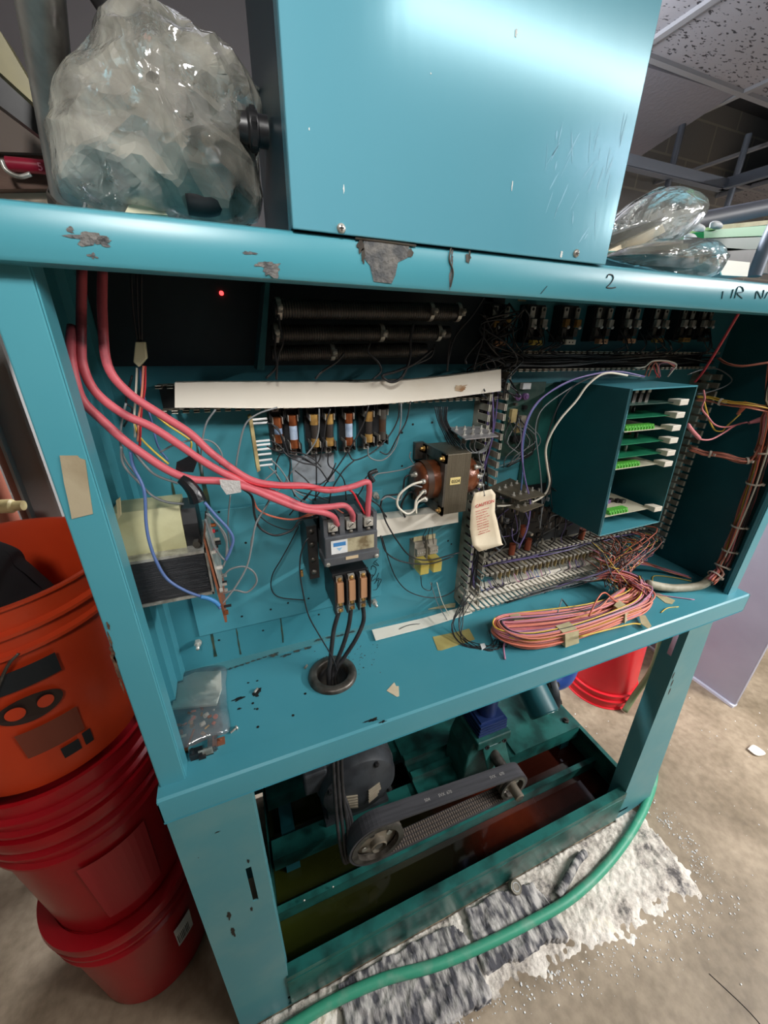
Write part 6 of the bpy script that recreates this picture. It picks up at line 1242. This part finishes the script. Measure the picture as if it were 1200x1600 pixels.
b = B(); box(b, (MX - .10, .26, .170), (MX + .10, .46, .185)); box(b, (MX - .09, .27, .185), (MX - .05, .45, .24)); box(b, (MX + .05, .27, .185), (MX + .09, .45, .24)); obj('motor_foot', b, castgrey, mt)
b = B(); box(b, (MX - .15, .26, MZ + .01), (MX - .085, .36, MZ + .09)); obj('junction_box', b, castgrey, mt, bevel=.006)
adopt(mt)
PYY = .112; r1_, r2_ = .070, .043
c1_ = Vector((MX, PYY, .335)); c2_ = Vector((.632, PYY, .303))
def pulley(label, c, r, w_):
    t = thing('belt_pulley', label, 'pulley', c, 'drive pulleys')
    b = B(); lathe(b, (c.x, c.y - w_, c.z), [(r * .78, .012), (r * .80, 0), (r, 0), (r, .006), (r * .93, .010), (r, .014), (r * .93, .02), (r, .026), (r * .93, .032), (r, 2 * w_), (r * .5, 2 * w_)], (0, 1, 0), 56); obj('rim', b, dsteel, t, 'auto')
    b = B(); lathe(b, (c.x, c.y - w_, c.z), [(.26 * r, -.006 if r > .06 else -.03), (.26 * r + .003, -.004 if r > .06 else -.028), (.26 * r + .003, .008), (r * .5, .012), (r * .8, .016)], (0, 1, 0), 40); obj('hub_web', b, mat('worn_cast_hub', (140, 132, 118), .4, .6), t, 'auto')
    b = B(); lathe(b, (c.x, c.y - w_ - (.002 if r > .06 else .03), c.z), [(0, 0), (.010, 0), (.011, .002), (.011, .03)], (0, 1, 0), 20); obj('shaft', b, dsteel, t, 'auto')
    for i in range(4):
        a = .4 + i * PI / 2; obj('web_hole', lathe(B(), (c.x + r * .52 * math.cos(a), c.y - w_ + .0105, c.z + r * .52 * math.sin(a)), [(r * .12, 0), (r * .11, -.0015), (0, -.0015)], (0, 1, 0), 14), black if i % 2 else steel, t)
    adopt(t)
pulley('large front pulley with round hub on the motor shaft', c1_, r1_, .022); pulley('small pulley with protruding shaft at the right end of the belt', c2_, r2_, .022)
bl = thing('drive_belt', 'wide grey-black toothed drive belt running between the two pulleys', 'belt', (c1_ + c2_) / 2)
def beltpath(off):
    d = (c2_ - c1_); L = d.length; th = math.atan2(d.z, d.x); al = math.asin((r1_ - r2_) / L); P = []
    for i in range(25): a = th + PI / 2 - al + (PI + 2 * al) * i / 24; P.append(c1_ + Vector((math.cos(a), 0, math.sin(a))) * (r1_ + off))
    for i in range(25): a = th - PI / 2 + al + (PI - 2 * al) * i / 24; P.append(c2_ + Vector((math.cos(a), 0, math.sin(a))) * (r2_ + off))
    return P
Po, Pi_ = beltpath(.0075), beltpath(.0005); n = len(Po); b = B(); rings = []
for o_, i_ in zip(Po, Pi_): rings.append([b.verts.new(p) for p in (o_ + Vector((0, -.021, 0)), o_ + Vector((0, .021, 0)), i_ + Vector((0, .021, 0)), i_ + Vector((0, -.021, 0)))])
for k in range(n):
    A_, C_ = rings[k], rings[(k + 1) % n]
    for j in range(4): b.faces.new((A_[j], A_[(j + 1) % 4], C_[(j + 1) % 4], C_[j]))
obj('belt_band', b, beltm, bl)
# cogged ribs on the inner side of the lower run
PA, PB = Pi_[24], Pi_[25]
for r_ in range(4):
    b = B(); y0 = PYY - .019 + r_ * .010
    for k in range(60):
        p = PA.lerp(PB, (k + .5) / 60); box(b, (p.x - .0024, y0, p.z - .0002), (p.x + .0024, y0 + .007, p.z + .0034))
    q = obj('cogged_rib', b, beltin, bl); q['kind'] = 'stuff'
dd = (Po[49] - Po[0]); tx = (Po[0] - Po[49]).normalized(); pt_ = Po[49]
for k, s_ in ((.30, '504'), (.40, '5VX'), (.46, '670'), (.80, '5VX'), (.88, '670')):
    p = Po[49].lerp(Po[0], 1 - k); text(s_, .011, (p.x, PYY - .004, p.z + .0006 + .0), (Po[49] - Po[0]), YY, mat('grey_belt_print', (150, 148, 144)) if k == .30 else bpy.data.materials['grey_belt_print'], bl, 'belt_print', .0001)
adopt(bl)
for i in range(3): wire('black motor lead hanging over the front of the motor', [Vector((.13 + i * .012, .20, .72)), Vector((.12 + i * .010, .17, .52)), Vector((.115 + i * .012, .13, .38)), Vector((.12 + i * .006, .105, .30)), Vector((.135 + i * .004, .11, .31)), Vector((.14 + .006 * i, .14, .40)), Vector((.13, .20, .50))], .0045, blackrub, 'black motor leads', 'motor_lead', 'cable', world=True, n=10)
pm = thing('hydraulic_pump', 'green cast pump block standing between belt and green cylinder', 'pump', (.63, .24, .17))
b = B(); ext(b, [(.545, .215, .17), (.555, .215, .31), (.575, .215, .365), (.690, .215, .365), (.705, .215, .31), (.715, .215, .17)], (0, .11, 0)); obj('pump_body', b, pump_green, pm, bevel=.006)
b = B(); box(b, (.575, .200, .345), (.700, .33, .378)); obj('top_flange', b, pump_green, pm, bevel=.004)
b = B(); ext(b, [(.60, .205, .335), (.685, .205, .335), (.700, .165, .235), (.615, .165, .235)], (0, .012, .004)); obj('sloping_bracket', b, pump_green, pm, bevel=.003)
b = B(); lathe(b, (.655, .178, .285), [(.010, 0), (.010, .004), (0, .004)], (0, -1, .4), 16); obj('slot_hole', b, black, pm)
for x in (.61, .675): obj('socket_bolt', lathe(B(), (x, .203, .348), [(.008, 0), (.008, .006), (.004, .006), (.004, .003), (0, .003)], (0, -1, .2), 14), black, pm)
b = B(); cyl(b, (.64, .10, .303), (.64, .23, .303), .018, 20); obj('drive_shaft', b, dsteel, pm, 'auto')
b = B()
for k in range(4): box(b, (.585 + k * .001, .215, .380 + k * .012), (.690 - k * .001, .31, .388 + k * .012))
box(b, (.595, .225, .378), (.68, .30, .43)); obj('finned_coupling', b, bluecoup, pm, bevel=.001)
b = B(); cyl(b, (.64, .26, .43), (.64, .26, .60), .03, 20); obj('inlet_pipe', b, bluecoup, pm, 'auto')
adopt(pm)
cy = thing('oil_cylinder', 'fat dark green cylinder with flat round end beside the pump', 'cylinder', (.92, .4, .18))
ea = Vector((.925, .272, .265)); eb_ = Vector((.93, .50, .40)); obj('cylinder_body', lathe(B(), ea, [(0, 0), (.050, 0), (.054, .004), (.054, .30), (0, .30)], eb_ - ea, 40), teal_dark, cy, 'auto')
obj('end_cap', lathe(B(), ea - (eb_ - ea).normalized() * .002, [(0, 0), (.050, 0), (.050, .004)], eb_ - ea, 40), teal_oily, cy, 'auto')
b = B(); lathe(b, (1.03, .36, .26), [(.028, -.012), (.075, -.012), (.078, -.006), (.078, .006), (.075, .012), (.028, .012)], (.75, -.3, .1), 28); obj('flange', b, castgrey, cy, 'auto')
for k in range(6):
    a = k * PI / 3; u_, w_ = frame_of((.75, -.3, .1)); obj('flange_bolt', lathe(B(), Vector((1.03, .36, .26)) + (u_ * math.cos(a) + w_ * math.sin(a)) * .062, [(.010, -.02), (.010, .02), (0, .02)], (.75, -.3, .1), 6), dsteel, cy)
adopt(cy)
wire('blue plastic pipe elbow behind the pump flange', [Vector((1.04, .37, .28)), Vector((1.09, .36, .30)), Vector((1.13, .38, .36)), Vector((1.13, .42, .44))], .036, bluepvc, name='pipe_elbow', cat='pipe', world=True, n=24)
# bolt, droplets
for i, (u, v) in enumerate(((432, 1428), (475, 1406), (520, 1385))):
    p = Q(u, v, .148); b = B(); lathe(b, p, [(0, 0), (.003, 0), (.0035, .002), (0, .004)], (0, -1, 0), 10); tag(obj('rivet_head', b, steel, None, True), 'small bright rivet on the sump divider rail, ' + ('leftmost', 'middle', 'rightmost')[i] + ' of three', 'rivet', 'rivets on the sump divider')

# ================================================================== FLOOR IN FRONT
hs = [(452, 1606), (520, 1565), (600, 1530), (680, 1508), (760, 1475), (830, 1440), (890, 1405), (940, 1360), (980, 1310), (1008, 1260), (1022, 1215), (1020, 1170), (1000, 1130)]
wire('green rubber garden hose curving across the floor in front of the machine', [QZ(370, 1660, .03)] + [QZ(u, v, .030 if i < 7 else .02) for i, (u, v) in enumerate(hs[:-1])] + [QZ(1012, 1140, .016)], .0125, hosem, name='garden_hose', cat='hose', world=True, n=16)
def heap(name, label, cat, x0, x1, y0, y1, nx, ny, fn, m, kind=None):
    b = B(); V = [[b.verts.new((x0 + (x1 - x0) * i / nx, y0 + (y1 - y0) * j / ny, fn(x0 + (x1 - x0) * i / nx, y0 + (y1 - y0) * j / ny))) for j in range(ny + 1)] for i in range(nx + 1)]
    for i in range(nx):
        for j in range(ny):
            f = (V[i][j], V[i + 1][j], V[i + 1][j + 1], V[i][j + 1])
            if max(v.co.z for v in f) > .0001: b.faces.new(f)
    for v in list(b.verts):
        if not v.link_faces: b.verts.remove(v)
    return tag(obj(name, b, m, None, True), label, cat, kind=kind)
def fpow(x, y):
    cx_ = max(-.1, min(1.09, x)); w = .10 + .05 * max(0, min(1, (x - .3) / .6)); cy_ = -.035 - .045 * x
    d = math.hypot((x - cx_) / .07, (y - cy_) / w); nz = noise.noise(Vector((x * 7, y * 7, 2))) * .55 + noise.noise(Vector((x * 22, y * 22, 5))) * .45 + noise.noise(Vector((x * 70, y * 70, 9))) * .4
    if y > .004 and x < 1.05: return -.004
    return .012 * (1 - d * d + nz * .95) - .002
heap('absorbent_powder', 'white and tan absorbent powder crusted on the floor along the sump rail', 'powder', -.25, 1.40, -.40, .18, 420, 150, fpow, absorb_mat(), 'stuff')
def frag(x, y, c, s, rot, seed):
    dx, dy = x - c[0], y - c[1]; u = (dx * math.cos(rot) + dy * math.sin(rot)) / s[0]; v = (-dx * math.sin(rot) + dy * math.cos(rot)) / s[1]
    e = max(abs(u), abs(v)) + noise.noise(Vector((x * 14, y * 14, seed))) * .18; a = 1 - abs(noise.noise(Vector((x * 16, y * 26, seed + 3)))) * 2; b2_ = 1 - abs(noise.noise(Vector((x * 45, y * 60, seed + 7)))) * 2
    return (.016 + .007 * a + .003 * b2_) if e < 1 and y < .0 else -.01
for lab_, c_, s_, rot, sd in (('crumpled grey felt pad under the hose, left of the torn gap', (.235, -.085), (.175, .075), -.02, 1), ('crumpled grey felt pad under the hose, right of the torn gap', (.545, -.075), (.12, .065), -.10, 4)):
    heap('felt_pad', lab_, 'felt pad', c_[0] - .24, c_[0] + .24, c_[1] - .14, c_[1] + .13, 120, 70, lambda x, y: frag(x, y, c_, s_, rot, sd), ragm)
wire('twisted grey rag strip lying on the powder near the right leg', [QZ(872, 1400, .02), QZ(880, 1385, .025), QZ(893, 1362, .03), QZ(902, 1345, .03), QZ(914, 1333, .02)], .011, ragm, name='rag_strip', cat='rag', world=True, n=10)
p = QZ(806, 1386, .03); t = thing('bottle_cap', 'round pale cap lying on the grey felt near the sump rail', 'cap', p)
obj('cap_disc', lathe(B(), p, [(0, .003), (.013, .003), (.016, .005), (.018, .0), (.018, -.016)], (-.1, -.45, 1), 30), pvc_grey, t, 'auto'); obj('cap_ring', lathe(B(), p, [(.009, .0035), (.010, .0045), (.011, .0035)], (-.1, -.45, 1), 24), whitelab, t); adopt(t)
random.seed(77); b = B()
for i in range(1100):
    x, y = R(-.1, 2.2), R(-.55, .45)
    if y > 0 and x < 1.15: continue
    if random.random() < .8:
        x = R(-.05, 1.2); y = -.035 - .045 * x - (.10 + .05 * max(0, min(1, (x - .3) / .6))) * (1 + abs(random.gauss(0, .28)))
        if random.random() < .3: a = R(-.9, .9); q = .10 * (1 + abs(random.gauss(0, .35))); x, y = 1.09 + q * math.cos(a), -.085 + 1.3 * q * math.sin(a)
    q = R(.0008, .0036); z = .001; box(b, (x, y, 0), (x + q, y + q * R(.5, 1.5), q * .6))
tag(obj('floor_debris', b, whitelab), 'tiny pale crumbs scattered over the concrete', 'debris', kind='stuff')
p = QZ(1180, 1172, .008); b = B(); inflate(b, [(1168, 1170), (1176, 1164), (1188, 1170), (1196, 1178), (1182, 1180)], .008, .006, .002, 3, plane='z', rings=5); tag(obj('paper_scrap', b, pvc, None, True), 'crumpled white scrap on the bare floor at the far right', 'scrap')
b = B(); tube(b, [(.97, -.34, .0004), (.995, -.42, .0004), (1.0, -.50, .0004), (1.04, -.60, .0004), (1.05, -.75, .0004)], .0012, 5); struct(obj('trim_3', b, grime))
wire('black cable sagging in front of the grey metal panel', [Vector((1.95, .30, 1.04)), Vector((1.93, .12, .99)), Vector((2.0, -.05, .96)), Vector((2.2, -.1, .98))], .006, blackrub, name='cable', cat='cable', world=True)
